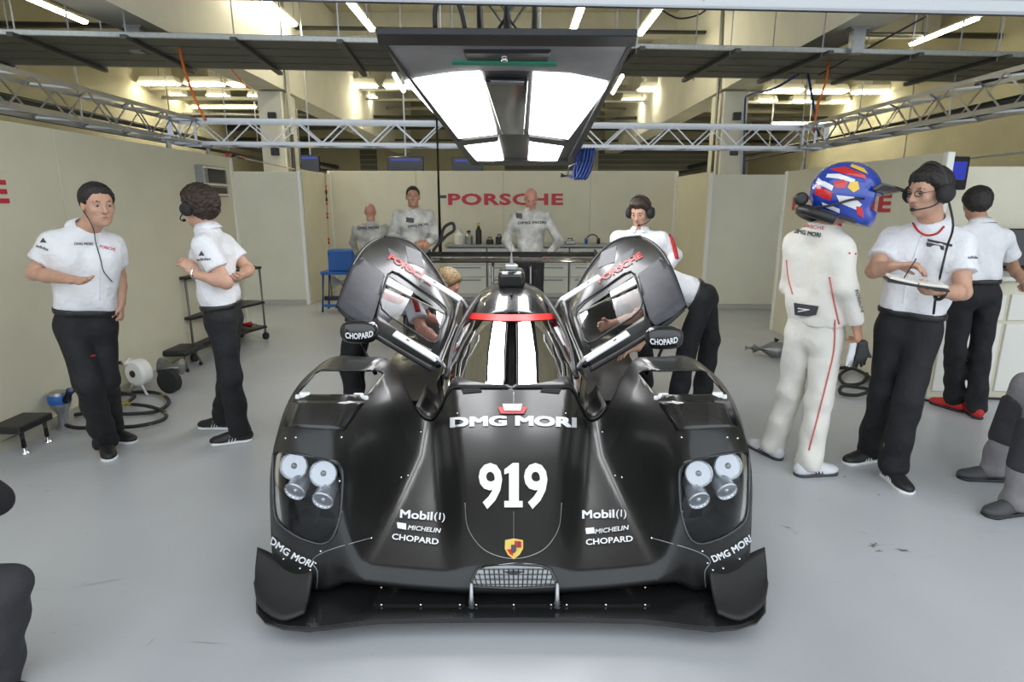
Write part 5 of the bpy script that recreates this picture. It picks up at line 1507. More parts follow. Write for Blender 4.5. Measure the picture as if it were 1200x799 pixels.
# raised visor over the opening and black trim
bm = nbm(); PPv = []
for i in range(6):
    u = 0.050 + 0.008 * i; row = []
    for j in range(17):
        a = math.radians(-72 + 144 * j / 16); row.append(hp(0.158 * math.sin(a), -0.005 + (0.180 + 0.020 * i) * math.cos(a), u + 0.002 * i * math.cos(a)))
    PPv.append(row)
grid(bm, PPv); vo = obj('visor', bm, 'black_gloss', HM, smooth=True); md = vo.modifiers.new('solid', 'SOLIDIFY'); md.thickness = 0.005
obj('neck_support', tube(nbm(), spline([hp(-0.12, -0.06, -0.13), hp(-0.09, -0.15, -0.12), hp(0.0, -0.19, -0.11), hp(0.09, -0.15, -0.12), hp(0.12, -0.06, -0.13)], 4), 0.030, 8), 'black_plastic', D['root'], smooth=True)
obj('helmet_strap', tube(nbm(), spline([hp(0.150, 0.03, 0.0), hp(0.150, -0.03, -0.02), hp(0.132, -0.11, -0.07), hp(0.07, -0.18, -0.10)], 4), 0.007, 6), 'black_plastic', HM, smooth=True)
bm = nbm(); lathe(bm, [(0.036, -0.01), (0.036, 0.012), (0.028, 0.02), (0.012, 0.02)], hp(0.0, -0.215, -0.06), D['hr'], 16); obj('radio_plug', bm, 'black_plastic', D['root'], smooth=True)
# gloves in his hand
g = D['J']['wrR'] + Vector((0.035, 0.0, -0.11))
gl = empty('racing_gloves', g, 'pair of black and white racing gloves held by the driver', 'gloves')
for k, m in ((0, 'shoe_black'), (1, 'shoe_white')):
    def gf(P, k=k):
        o = V3(g) + np.array([0.012 - 0.03 * k, -0.012 + 0.02 * k, -0.01])
        d = ecap(P, o, o + np.array([0.0, 0.0, -0.07]), 0.032, 0.036, (0, 1, 0), 2.0)
        for i in range(4): d = smin(d, cap(P, o + np.array([-0.026 + 0.017 * i, 0, -0.07]), o + np.array([-0.034 + 0.022 * i, 0.012 * (i % 2), -0.135 + 0.008 * abs(i - 1)]), 0.010, 0.008), 0.008)
        return smin(d, cap(P, o + np.array([0.02, 0, -0.02]), o + np.array([0.05, -0.01, -0.07]), 0.011, 0.008), 0.01)
    net_obj('glove', gf, [g + Vector((-0.09, -0.06, -0.17)), g + Vector((0.09, 0.06, 0.05))], 0.02, 0.006, m, gl)

# engineer with notebook
tR, tL = (-0.93, -0.28), (-0.08, -1.0)
p = person('engineer with glasses, headset and white shirt writing in a notebook', dict(
    head=W(1087, 226, 3.28), neck=W(1092, 262, 3.32), shR=W(1046, 279, 3.46), shL=W(1126, 283, 3.22), elR=W(1024, 318, 3.36), wrR=W(1047, 312, 3.16), elL=W(1128, 343, 3.10), wrL=W(1104, 343, 2.96),
    hipR=W(1046, 386, 3.40), hipL=W(1082, 388, 3.30), knR=W(1036, 455, 3.42), knL=W(1064, 468, 3.24), anR=foot(1010, 541, tR), anL=foot(1050, 567, tL)),
    head_yaw=195, head_pitch=-8, s=1.04, hs=0.96, hair_style='full', toes=(tL, tR), shoe_accent='white_paint', glasses=True, inner_collar='cloth_white',
    hands={'R': dict(dir=(0.8, -0.5, 0.1), palm=(0.1, -0.4, -0.9), curl=0.6), 'L': dict(dir=(-0.9, -0.2, 0.05), palm=(0, 0.1, 1), curl=0.6)})
headset(p, cup=0.050); PEOPLE['notes'] = p
sh = [bvh_of(p['shirt'])]
poly_decal('chest_badge', [(1087, 280), (1116, 287), (1116, 290), (1087, 283)], 'dark_print', sh, p['shirt'], 0.004)
poly_decal('chest_badge', [(1086, 284), (1106, 289), (1106, 294), (1086, 289)], 'door_lining', sh, p['shirt'], 0.004)
poly_decal('shirt_mark', [(1139, 297), (1142, 290), (1146, 297)], 'dark_print', sh, p['shirt'], 0.003)
wrap_text('shirt_mark', 'adidas', 1134, 302, 1147, 302, 3.5, 'dark_print', sh, p['shirt'], bold=0.02, off=0.003)
obj('headset_cable', tube(nbm(), spline([p['hp'](-0.12, 0.0, -0.04), W(1117, 265, 3.10)] + [cast(x, y, sh, 0.01)[0] or W(x, y, 3.0) for x, y in ((1110, 290), (1104, 315), (1098, 338))] + [W(1096, 352, 2.98), W(1094, 368, 3.08)], 4), 0.006, 6), 'black_plastic', p['root'], smooth=True)
obj('wrist_watch', tube(nbm(), [W(1102, 343, 2.95) + Vector((0.4 * math.sin(a) * 0.02, math.cos(a) * 0.036, math.sin(a) * 0.036)) for a in [k * math.pi / 6 for k in range(12)]], 0.009, 6, closed=True), 'black_plastic', p['root'], smooth=True)
wrap_line('placket', [(1080, 276), (1070, 305), (1062, 335), (1058, 356)], 0.0035, 'cloth_white', sh, p['shirt'], 0.001)
wrap_line('collar_lining', [(1070, 262), (1076, 271), (1086, 276), (1098, 274), (1106, 266)], 0.006, 'red_fabric', sh, p['shirt'], 0.002)
nb_ = W(1072, 333, 2.92)
nbk = empty('notebook', nb_, 'open notebook with pale pages held by the engineer', 'notebook')
Rn = Matrix.Rotation(math.radians(-25), 4, 'Z') @ Matrix.Rotation(math.radians(8), 4, 'Y')
obj('cover', box(nbm(), nb_, (0.26, 0.19, 0.012), Rn, 0.003), 'black_plastic', nbk)
for sx in (-1, 1):
    obj('pages', box(nbm(), Vector(nb_) + Rn.to_3x3() @ Vector((sx * 0.062, 0, 0.013)), (0.12, 0.175, 0.014), Rn @ Matrix.Rotation(-sx * 0.07, 4, 'Y'), 0.004, 2), 'cloth_cream', nbk)
pn = W(1066, 318, 2.96)
pen = empty('pen', pn, 'thin dark pen in the engineer\'s writing hand', 'pen')
obj('pen_barrel', tube(nbm(), [pn + Vector((-0.03, -0.01, -0.035)), pn + Vector((0.03, 0.01, 0.06))], 0.004, 6), 'black_plastic', pen); obj('pen_tip', tube(nbm(), [pn + Vector((-0.036, -0.012, -0.044)), pn + Vector((-0.03, -0.01, -0.035))], [0.001, 0.004], 6), 'chrome', pen)

# man at the right-hand desk, back turned
tL, tR = (-0.35, 0.9), (0.25, 0.95)
p = person('man in white shirt and red soled shoes facing the desk beside the right wall', dict(
    head=W(1144, 240, 4.50), neck=W(1150, 262, 4.46), shL=W(1126, 274, 4.42), shR=W(1176, 278, 4.46), elL=W(1119, 300, 4.62), wrL=W(1150, 315, 4.75), elR=W(1188, 315, 4.56), wrR=W(1198, 330, 4.70),
    hipL=W(1128, 345, 4.42), hipR=W(1158, 347, 4.40), knL=W(1119, 412, 4.46), knR=W(1148, 415, 4.42), anL=foot(1109, 478, tL), anR=foot(1138, 486, tR)),
    head_yaw=70, head_pitch=-12, s=0.98, hair_style='full', toes=(tL, tR), shoe='red_fabric', sole='shoe_black', skin='skin_mid')
PEOPLE['desk'] = p

# crew member sitting on the right (only his legs reach into the picture)
tA, tB = (-0.95, 0.12), (-0.97, -0.18)
aR = foot(1150, 562, tA); aL = foot(1178, 603, tB)
p = person('seated crew member in grey work trousers with black knee panels', dict(
    head=(3.62, 3.15, 1.28), neck=(3.60, 3.12, 1.08), shR=(3.58, 3.32, 1.02), shL=(3.58, 2.92, 1.02), elR=(3.42, 3.38, 0.78), wrR=(3.18, 3.26, 0.70), elL=(3.42, 2.86, 0.78), wrL=(3.18, 2.98, 0.70),
    hipR=(3.55, 3.22, 0.52), hipL=(3.55, 3.00, 0.52), knR=W(1203, 452, 3.36), knL=W(1222, 478, 2.98), anR=aR, anL=aL),
    head_yaw=180, s=1.0, shirt='cloth_charcoal', sleeve=1.9, trousers='cloth_workgrey', shoe='shoe_grey', sole='shoe_black', toes=(tB, tA), hair_style='short')
PEOPLE['seated'] = p
for sd in ('L', 'R'):
    kn = p['J']['kn' + sd]; an = p['J']['an' + sd]; ft = (an - kn)
    def kf(P, kn=kn, an=an):
        a = V3(kn); b = V3(kn + (an - kn) * 0.62); d = cap(P, a, b, 0.092, 0.086)
        return smax(d, (P - (a + b) / 2) @ np.array([0.85, 0.0, 0.53]), 0.01)
    net_obj('knee_panel', kf, [kn, an], 0.12, 0.0125, 'cloth_charcoal', p['trousers'])
st = empty('stool', (3.58, 3.11, 0), 'low black stool under the seated crew member', 'stool')
obj('seat', box(nbm(), (3.60, 3.11, 0.40), (0.40, 0.44, 0.06), bevel=0.02, seg=2), 'black_plastic', st)
for sx in (-0.15, 0.15):
    for sy in (-0.17, 0.17): obj('leg', tube(nbm(), [(3.60 + sx, 3.11 + sy, 0.0), (3.60 + sx, 3.11 + sy, 0.38)], 0.016, 8), 'chrome', st, smooth=True)

# kneeling photographer at the left edge
p = person('crouching person in black clothing with only a bent knee and elbow showing', dict(
    head=(-2.14, 1.66, 1.16), neck=(-2.14, 1.64, 0.98), shR=(-2.06, 1.46, 0.93), shL=(-2.06, 1.82, 0.93), elR=(-1.85, 1.42, 0.70), wrR=(-1.84, 1.62, 0.92), elL=W(-8, 588, 1.86), wrL=(-1.84, 1.72, 0.92),
    hipR=(-2.20, 1.55, 0.42), hipL=(-2.20, 1.74, 0.42), knR=(-1.86, 1.42, 0.09), knL=W(6, 690, 1.74), anR=(-2.24, 1.40, 0.09), anL=W(-6, 800, 1.74)),
    head_yaw=0, s=1.0, shirt='cloth_black', sleeve=1.9, trousers='cloth_charcoal', shoe='shoe_black', sole='shoe_grey', toes=((1, -0.1), (-0.3, 0, -0.9)), belt=False, cuff='none',
    hands={'R': dict(dir=(0.6, 0.5, 0.4), palm=(0, 0.8, 0.2), curl=0.8), 'L': dict(dir=(0.6, -0.3, 0.5), palm=(0, -0.8, 0.2), curl=0.8)})
PEOPLE['photo'] = p

# crew behind the car
def standing(label, hx, hy, y, yaw, shx, arms, ppm=None, **kw):
    head = W(hx, hy, y); g = Vector((head.x, y, 0)); f = Vector((math.cos(math.radians(yaw)), math.sin(math.radians(yaw)), 0)); l = Vector((-f.y, f.x, 0))
    H = head.z + 0.115; k = H / 1.78
    lean = kw.pop('lean', 0.0)
    g = g - f * (0.03 + lean * 0.6)
    J = dict(head=head, neck=head - Vector((0, 0, 0.155)) - f * 0.03)
    b = J['neck'] - Vector((0, 0, 0.06))
    J['shL'] = b + l * 0.185; J['shR'] = b - l * 0.185
    hz = 0.90 * k
    for sd, sg in (('L', 1), ('R', -1)):
        J['hip' + sd] = g + l * (0.09 * sg) + Vector((0, 0, hz)); J['kn' + sd] = g + l * (0.10 * sg) + f * 0.03 + Vector((0, 0, 0.49 * k)); J['an' + sd] = g + l * (0.11 * sg) - f * 0.03 + Vector((0, 0, 0.085))
    J['elL'], J['wrL'], J['elR'], J['wrR'] = arms
    kw.setdefault('toes', ((f.x + l.x * 0.2, f.y + l.y * 0.2), (f.x - l.x * 0.2, f.y - l.y * 0.2)))
    return person(label, J, kw.pop('head_yaw', yaw), s=k, **kw)
p = standing('bald crew member in grey shirt seen from behind at the rear partition', 434, 249, 8.0, 100, 0, (W(414, 285, 8.15), W(420, 300, 8.4), W(456, 285, 8.15), W(450, 300, 8.4)), hair=None, hair_style='bald', shirt='cloth_grey', sleeve=1.9, skin='skin_pink', trousers='cloth_charcoal')
sh = [bvh_of(p['shirt'])]
wrap_text('shirt_lettering', 'PORSCHE', 421, 263, 447, 261, 3, 'red_print', sh, p['shirt'], bold=0.02, off=0.006); wrap_text('shirt_lettering', 'DMG MORI', 419, 268, 444, 267, 3.5, 'dark_print', sh, p['shirt'], bold=0.03, off=0.006)
p = standing('dark haired crew member in grey shirt facing the car behind the open door', 484, 231, 7.35, -82, 0, (W(511, 280, 7.3), W(499, 286, 7.08), W(458, 280, 7.3), W(490, 287, 7.05)), hair_style='crop', shirt='cloth_grey', sleeve=1.9, skin='skin_mid', trousers='cloth_charcoal')
sh = [bvh_of(p['shirt'])]
wrap_text('shirt_lettering', 'DMG MORI', 478, 266, 502, 263, 3, 'dark_print', sh, p['shirt'], bold=0.03, off=0.006)
poly_decal('shirt_patch', [(476, 255), (485, 256), (485, 262), (476, 261)], 'door_lining', sh, p['shirt'], 0.006)
p = standing('bald crew member in grey shirt looking down at the rear wing', 622, 233, 7.55, -90, 0, (W(655, 283, 7.5), W(643, 299, 7.28), W(593, 283, 7.5), W(603, 299, 7.28)), head_pitch=-32, hair=None, hair_style='bald', shirt='cloth_grey', sleeve=1.9, skin='skin_pink', trousers='cloth_charcoal')
sh = [bvh_of(p['shirt'])]
wrap_text('shirt_lettering', 'DMG MORI', 607, 262, 640, 261, 3.2, 'dark_print', sh, p['shirt'], bold=0.03, off=0.006)
poly_decal('shirt_patch', [(604, 250), (612, 251), (612, 257), (605, 256)], 'door_lining', sh, p['shirt'], 0.006)
p = standing('mechanic with headset and red striped white shirt beside the raised right door', 750, 249, 5.05, -112, 0, (W(792, 300, 5.0), W(775, 325, 4.8), W(720, 300, 5.0), W(728, 325, 4.8)), head_yaw=-122, head_pitch=-24, hair='hair_brown', hair_style='full', shirt='cloth_white', sleeve=1.9, skin='skin_light')
headset(p, cup=0.05)
sh = [bvh_of(p['shirt'])]
wrap_line('red_stripe', [(768, 260), (776, 266), (784, 276), (790, 290), (793, 304)], 0.020, 'red_fabric', sh, p['shirt'], 0.0)
# mechanics bending into the cockpit from both sides
tB = (-1.0, 0.1)
p = person('mechanic in white shirt and black trousers bending under the raised right door', dict(
    head=W(742, 342, 4.45), neck=W(764, 326, 4.42), shR=W(768, 330, 4.62), shL=W(774, 338, 4.22), elL=W(762, 382, 4.02), wrL=W(747, 408, 3.78), elR=W(745, 372, 4.62), wrR=W(715, 380, 4.5),
    hipL=W(822, 352, 4.22), hipR=W(826, 346, 4.46), knL=W(806, 405, 4.20), knR=W(832, 400, 4.46), anL=Vector((1.22, 4.20, 0.085)), anR=Vector((1.50, 4.46, 0.085))),
    head_yaw=180, head_pitch=-40, s=1.0, hair_style='short', toes=(tB, tB), sleeve=0.7, waist_f=0.06, hands={'L': dict(dir=(-0.9, -0.3, -0.2), palm=(0, -0.3, -1), curl=0.4)})
p = person('mechanic in red and white shirt leaning into the cockpit under the raised left door', dict(
    head=W(524, 334, 4.52), neck=W(503, 338, 4.48), shL=W(486, 340, 4.66), shR=W(482, 352, 4.26), elR=W(494, 386, 4.12), wrR=W(516, 402, 4.05), elL=W(500, 372, 4.70), wrL=W(520, 380, 4.65),
    hipL=W(425, 368, 4.56), hipR=W(420, 374, 4.32), knL=W(418, 420, 4.56), knR=W(408, 425, 4.32), anL=Vector((-1.28, 4.56, 0.085)), anR=Vector((-1.20, 4.32, 0.085))),
    head_yaw=0, head_pitch=-38, s=1.0, hair='hair_blond', hair_style='short', skin='skin_pink', toes=((1, 0.1), (1, 0.1)), sleeve=0.7, waist_f=0.06, shirt='cloth_white')
sh = [bvh_of(p['shirt'])]
wrap_line('red_stripe', [(448, 345), (458, 350), (468, 352), (476, 348)], 0.03, 'red_fabric', sh, p['shirt'], 0.0)
wrap_line('red_stripe', [(478, 340), (486, 352), (490, 366)], 0.02, 'red_fabric', sh, p['shirt'], 0.0)

# ================================================================= PROPS
# ---- timing desk on the right
dk = empty('timing_desk', (4.4, 5.2, 0), 'white timing desk with worktop and raised back panel at the end of the right wall', 'desk')
obj('desk_body', box(nbm(), (4.45, 5.22, 0.51), (1.62, 0.58, 1.02)), 'wall_white', dk)
obj('worktop', box(nbm(), (4.44, 5.20, 1.045), (1.68, 0.66, 0.04), bevel=0.008), 'wall_edge', dk)
obj('back_panel', box(nbm(), (4.56, 5.48, 1.70), (1.38, 0.05, 0.56), bevel=0.006), 'wall_white', dk)
for k in range(3):
    x = 3.92 + 0.54 * k
    dr = obj('drawer', box(nbm(), (x, 4.922, 0.80), (0.50, 0.02, 0.22), bevel=0.004), 'wall_edge', dk); obj('handle', box(nbm(), (x, 4.905, 0.86), (0.16, 0.02, 0.016)), 'steel_grey', dr)
    dr = obj('cabinet_door', box(nbm(), (x, 4.922, 0.36), (0.50, 0.02, 0.60), bevel=0.004), 'wall_edge', dk); obj('handle', box(nbm(), (x, 4.905, 0.60), (0.16, 0.02, 0.016)), 'steel_grey', dr)
mo = empty('desk_monitor', (4.4, 5.4, 1.065), 'wide black monitor standing on the white timing desk', 'monitor')
obj('screen_body', box(nbm(), (4.52, 5.36, 1.27), (1.02, 0.05, 0.34), bevel=0.01), 'screen_dark', mo); obj('stand', box(nbm(), (4.52, 5.40, 1.08), (0.3, 0.16, 0.03), bevel=0.006), 'black_plastic', mo)
mo = empty('side_monitor', (3.80, 5.35, 1.85), 'small dark monitor with blue glow at the end of the right wall', 'monitor')
a = W(1104, 185, 5.3); b = W(1136, 216, 5.3)
obj('screen_body', box(nbm(), ((a.x + b.x) / 2, 5.32, (a.z + b.z) / 2 - 0.02), (b.x - a.x, 0.05, a.z - b.z + 0.06), Matrix.Rotation(0.25, 4, 'Z'), 0.01), 'screen_dark', mo)
obj('screen_glow', box(nbm(), ((a.x + b.x) / 2 - 0.004, 5.288, (a.z + b.z) / 2), ((b.x - a.x) * 0.78, 0.006, (a.z - b.z) * 0.7), Matrix.Rotation(0.25, 4, 'Z')), 'screen_blue', mo)
obj('bracket', tube(nbm(), [((a.x + b.x) / 2, 5.36, b.z), ((a.x + b.x) / 2, 5.42, 1.70), (3.86, 5.44, 1.70)], 0.016, 8), 'black_plastic', mo)

# ---- wall display on the left partition
a = at_x(228, 196, WLX + 0.03); b = at_x(258, 222, WLX + 0.03)
wd = empty('wall_display', (WLX + 0.05, (a.y + b.y) / 2, 1.9), 'grey framed box with two dark screens on the left partition', 'display')
cy_, cz_ = (a.y + b.y) / 2, 1.905; wy = abs(b.y - a.y)
obj('case', box(nbm(), (WLX + 0.075, cy_, cz_), (0.10, wy, 0.34), bevel=0.006), 'steel_grey', wd)
obj('screen', box(nbm(), (WLX + 0.128, cy_ + 0.02, cz_ + 0.06), (0.01, wy * 0.72, 0.15)), 'screen_dark', wd); obj('screen', box(nbm(), (WLX + 0.128, cy_ + 0.02, cz_ - 0.10), (0.01, wy * 0.72, 0.07)), 'screen_dark', wd)
for dz in (0.145, -0.145, -0.035): obj('frame_bar', box(nbm(), (WLX + 0.13, cy_, cz_ + dz), (0.016, wy, 0.018)), 'lamp_body', wd)

# ---- chrome trolley by the left partition
c0 = at_z(312, 398, 0); c1 = at_z(229, 424, 0)
ax = (c0 - c1).normalized(); nx = Vector((ax.y, -ax.x, 0)); Lt = (c0 - c1).length
tr_ = empty('tool_trolley', (c0 + c1) / 2, 'chrome framed tool trolley with black shelves beside the left partition', 'trolley')
zt = W(310, 314, c0.y).z
for e in (0.0, 1.0):
    for sd in (0.0, -0.38):
        q = c1 + ax * Lt * e + nx * sd
        obj('post', tube(nbm(), [q + Vector((0, 0, 0.09)), q + Vector((0, 0, zt))], 0.014, 8), 'steel_grey', tr_, smooth=True)
        bm = nbm(); lathe(bm, [(0.012, -0.016), (0.045, -0.016), (0.045, 0.016), (0.012, 0.016)], q + Vector((0, 0, 0.045)), nx, 14); obj('castor', bm, 'rubber', tr_, auto=40)
R_ = Matrix.Rotation(math.atan2(ax.y, ax.x), 4, 'Z')
for zz in (zt, 0.52 * zt, 0.16):
    obj('shelf', box(nbm(), c1 + ax * Lt / 2 - nx * 0.19 + Vector((0, 0, zz)), (Lt + 0.04, 0.42, 0.03), R_, 0.006), 'black_plastic', tr_)
q = c1 + ax * (Lt - 0.15) - nx * 0.12 + Vector((0, 0, zt + 0.015))
rg = nbm(); PP = [[q + Vector((-0.12 + 0.04 * i, -0.08 + 0.04 * j, 0.028 + 0.018 * math.sin(i * 1.7 + j * 2.1) - (0.03 if i in (0, 6) or j in (0, 4) else 0))) for j in range(5)] for i in range(7)]
grid(rg, PP); o = obj('cleaning_cloth', rg, 'door_lining', smooth=True); tag(o, 'crumpled blue grey cloth on top of the tool trolley', 'cloth'); md = o.modifiers.new('solid', 'SOLIDIFY'); md.thickness = 0.012
q = c1 + ax * (Lt - 0.22) - nx * 0.14 + Vector((0, 0, 0.175))
hl = empty('impact_wrench', q, 'red and black impact wrench on the bottom shelf of the tool trolley', 'wrench')
obj('wrench_body', tube(nbm(), [q + Vector((-0.10, 0, 0.05)), q + Vector((0.10, 0, 0.05))], [0.05, 0.04], 12), 'red_paint', hl, smooth=True); obj('wrench_grip', tube(nbm(), [q + Vector((-0.03, 0, 0.04)), q + Vector((-0.05, -0.14, 0.022))], 0.022, 8), 'black_plastic', hl, smooth=True); obj('wrench_socket', tube(nbm(), [q + Vector((0.10, 0, 0.05)), q + Vector((0.17, 0, 0.05))], 0.022, 10), 'chrome', hl, smooth=True)

# ---- low black stool (creeper pad) by the left partition
q = at_z(217, 430, 0); q.y -= 0.08; q.x += 0.02
sl = empty('low_stool', q, 'low black padded stool on castors by the left partition', 'stool')
obj('pad', box(nbm(), q + Vector((0, 0, 0.20)), (0.32, 0.36, 0.06), bevel=0.025, seg=3), 'black_plastic', sl, smooth=True)
for sx in (-0.12, 0.12):
    for sy in (-0.13, 0.13):
        obj('leg', tube(nbm(), [q + Vector((sx, sy, 0.04)), q + Vector((sx * 0.8, sy * 0.8, 0.18))], 0.012, 8), 'steel_grey', sl, smooth=True); bm = nbm(); lathe(bm, [(0.006, -0.01), (0.02, -0.01), (0.02, 0.01), (0.006, 0.01)], q + Vector((sx, sy, 0.02)), (1, 0, 0), 10); obj('castor', bm, 'rubber', sl)

# ---- black low platform at the left edge
g = at_z(41, 527, 0)
pf = empty('low_platform', (g.x - 0.45, g.y + 0.2, 0), 'low black platform on chrome feet at the foot of the left wall', 'platform')
obj('deck', box(nbm(), (g.x - 0.36, g.y + 0.02, 0.185), (0.78, 0.30, 0.05), bevel=0.008), 'black_plastic', pf)
for sx in (-0.70, 0.0):
    for sy in (-0.04, 0.16):
        obj('leg', tube(nbm(), [(g.x + sx, g.y + sy - 0.04, 0.05), (g.x + sx, g.y + sy - 0.04, 0.17)], 0.014, 8), 'black_plastic', pf, smooth=True); bm = nbm(); lathe(bm, [(0.028, 0.0), (0.028, 0.012), (0.010, 0.022), (0.010, 0.06)], (g.x + sx, g.y + sy - 0.04, 0), (0, 0, 1), 12); obj('foot', bm, 'chrome', pf, smooth=True)

# ---- wheel gun standing on its socket
g = at_z(51, 506, 0); g.x = max(g.x, WLX + 0.12); g.y += 0.06
wg = empty('wheel_gun', g, 'grey wheel gun with blue collar standing on the floor by the left wall', 'wheel gun')
z1 = W(50, 458, g.y).z
bm = nbm(); lathe(bm, [(0.050, 0), (0.050, 0.02), (0.034, 0.03), (0.032, 0.12), (0.045, z1 * 0.48), (0.066, z1 * 0.62), (0.068, z1 * 0.68)], g, (0, 0, 1), 20); obj('gun_nose', bm, 'alu', wg, auto=40)
bm = nbm(); lathe(bm, [(0.070, z1 * 0.68), (0.074, z1 * 0.72), (0.074, z1 * 0.86), (0.068, z1 * 0.90)], g, (0, 0, 1), 20); obj('blue_collar', bm, 'blue_paint', wg, auto=40)
bm = nbm(); lathe(bm, [(0.064, z1 * 0.90), (0.060, z1 * 0.97), (0.030, z1 * 1.0), (0.002, z1)], g, (0, 0, 1), 20); obj('gun_cap', bm, 'alu', wg, auto=40)
h0 = g + Vector((0.06, -0.02, z1 * 0.76)); h1 = W(84, 455, g.y - 0.05)
obj('grip', tube(nbm(), [h0, h0.lerp(h1, 0.75)], [0.028, 0.024], 10), 'black_plastic', wg, smooth=True); obj('grip_band', tube(nbm(), [h0.lerp(h1, 0.72), h0.lerp(h1, 0.80)], 0.028, 10), 'blue_paint', wg, smooth=True); obj('hose_coupling', tube(nbm(), [h0.lerp(h1, 0.8), h1 + (h1 - h0) * 0.25], [0.016, 0.012], 8), 'white_paint', wg, smooth=True)
obj('trigger', tube(nbm(), [h0.lerp(h1, 0.25), h0.lerp(h1, 0.3) + Vector((0, 0, -0.05))], 0.010, 6), 'black_plastic', wg)
# air hose coiled on the floor
def floor_hose(label, pix, r=0.014, m='rubber', name='air_hose', z=None):
    pts = [at_z(x, y, r + 0.002) + Vector((0, 0, 0 if z is None else z * i)) for i, (x, y) in enumerate(pix)]
    o = obj(name, tube(nbm(), spline(pts, 8), r, 7), m, smooth=True); return tag(o, label, 'hose')
mat('hose_striped', (0.02, 0.02, 0.018), 0.5)
_nt = MATS['hose_striped'].node_tree; _b = _nt.nodes['Principled BSDF']; _w = _nt.nodes.new('ShaderNodeTexNoise'); _w.inputs['Scale'].default_value = 5.0
_tc = _nt.nodes.new('ShaderNodeTexCoord'); _nt.links.new(_tc.outputs['Object'], _w.inputs['Vector'])
_r = _nt.nodes.new('ShaderNodeValToRGB'); _r.color_ramp.elements[0].position = 0.60; _r.color_ramp.elements[0].color = (0.014, 0.014, 0.014, 1); _r.color_ramp.elements[1].position = 0.62; _r.color_ramp.elements[1].color = (0.30, 0.24, 0.04, 1)
_nt.links.new(_w.outputs[0], _r.inputs[0]); _nt.links.new(_r.outputs[0], _b.inputs['Base Color'])
floor_hose('black and yellow air hose coiled on the floor by the left wall', [(70, 487), (80, 483), (100, 478), (140, 463), (180, 461), (198, 471), (185, 483), (150, 487), (110, 486), (80, 490), (73, 497), (88, 504), (120, 504), (160, 503), (190, 496), (194, 488), (175, 480), (140, 476), (118, 470), (128, 464), (150, 466), (158, 470), (140, 480), (100, 487)], 0.015, 'hose_striped', z=0.0016)
# white hose reel / blower
g = at_z(166, 462, 0); c = g + Vector((0, 0, 0.20))
hr_ = empty('hose_reel', g, 'white hose reel with black handle standing by the left wall', 'hose reel')
axr = Vector((-0.35, -0.93, 0.0)).normalized()
bm = nbm(); lathe(bm, [(0.115, -0.05), (0.12, -0.02), (0.12, 0.03), (0.10, 0.05), (0.05, 0.055)], c, axr, 28); obj('drum', bm, 'white_paint', hr_, auto=35)
bm = nbm(); lathe(bm, [(0.032, 0.05), (0.032, 0.062), (0.02, 0.066)], c, axr, 16); obj('hub', bm, 'black_plastic', hr_, auto=35)
hh0 = c + Vector((-0.06, 0.0, 0.09)); hh1 = W(134, 425, g.y)
obj('nozzle', tube(nbm(), [hh0, hh0.lerp(hh1, 0.45)], [0.045, 0.03], 12), 'white_paint', hr_, smooth=True); obj('handle', tube(nbm(), [hh0.lerp(hh1, 0.45), hh1 + (hh1 - hh0) * 0.3], 0.022, 10), 'black_plastic', hr_, smooth=True)
rr = c + Vector((0.20, 0.14, -0.02))
obj('motor', tube(nbm(), [rr + Vector((-0.08, 0, 0.03)), rr + Vector((0.10, 0.02, 0.03))], [0.09, 0.075], 16), 'steel_grey', hr_, smooth=True)
bm = nbm(); lathe(bm, [(0.05, -0.03), (0.105, -0.03), (0.105, 0.03), (0.05, 0.03)], rr + Vector((0.04, -0.10, -0.074)), (0.2, 0.98, 0), 20); obj('wheel', bm, 'rubber', hr_, auto=40)
for sx in (-0.10, 0.08): obj('leg', tube(nbm(), [c + Vector((sx * 0.3, -0.03, -0.08)), g + Vector((sx, -0.05, 0.004))], 0.014, 8), 'white_paint', hr_, smooth=True)

# ---- poles
a = W(266, 184, 7.50); b = W(345, 199, 9.86); a.z = WH + 0.03; b.z = 2.2
bp_ = empty('marker_pole', (a + b) / 2, 'grey pole with red and black grips lying on top of the left partitions', 'pole')
obj('shaft', tube(nbm(), [a, b], 0.012, 8), 'lamp_body', bp_, smooth=True)
for f0, f1, m in ((0.0, 0.04, 'red_paint'), (0.04, 0.16, 'black_plastic'), (0.16, 0.2, 'red_paint')): obj('grip', tube(nbm(), [a.lerp(b, f0), a.lerp(b, f1)], 0.022, 8), m, bp_, smooth=True)
a = W(370, 203, 11.0); b = at_z(389, 352, 0.0); a.x = max(a.x, -3.36)
bp_ = empty('broom', b, 'broom with red and black handle leaning on the return wall by the blue stand', 'broom')
obj('shaft', tube(nbm(), [a, b + Vector((0, 0, 0.05))], 0.014, 8), 'steel_grey', bp_, smooth=True)
for f0, f1, m in ((0.10, 0.15, 'red_paint'), (0.15, 0.22, 'black_plastic'), (0.22, 0.25, 'red_paint'), (0.32, 0.36, 'red_paint'), (0.52, 0.56, 'red_paint')): obj('grip', tube(nbm(), [a.lerp(b, f0), a.lerp(b, f1)], 0.024, 8), m, bp_, smooth=True)
obj('brush_head', box(nbm(), b + Vector((0, 0, 0.035)), (0.26, 0.07, 0.07), bevel=0.01), 'black_plastic', bp_)

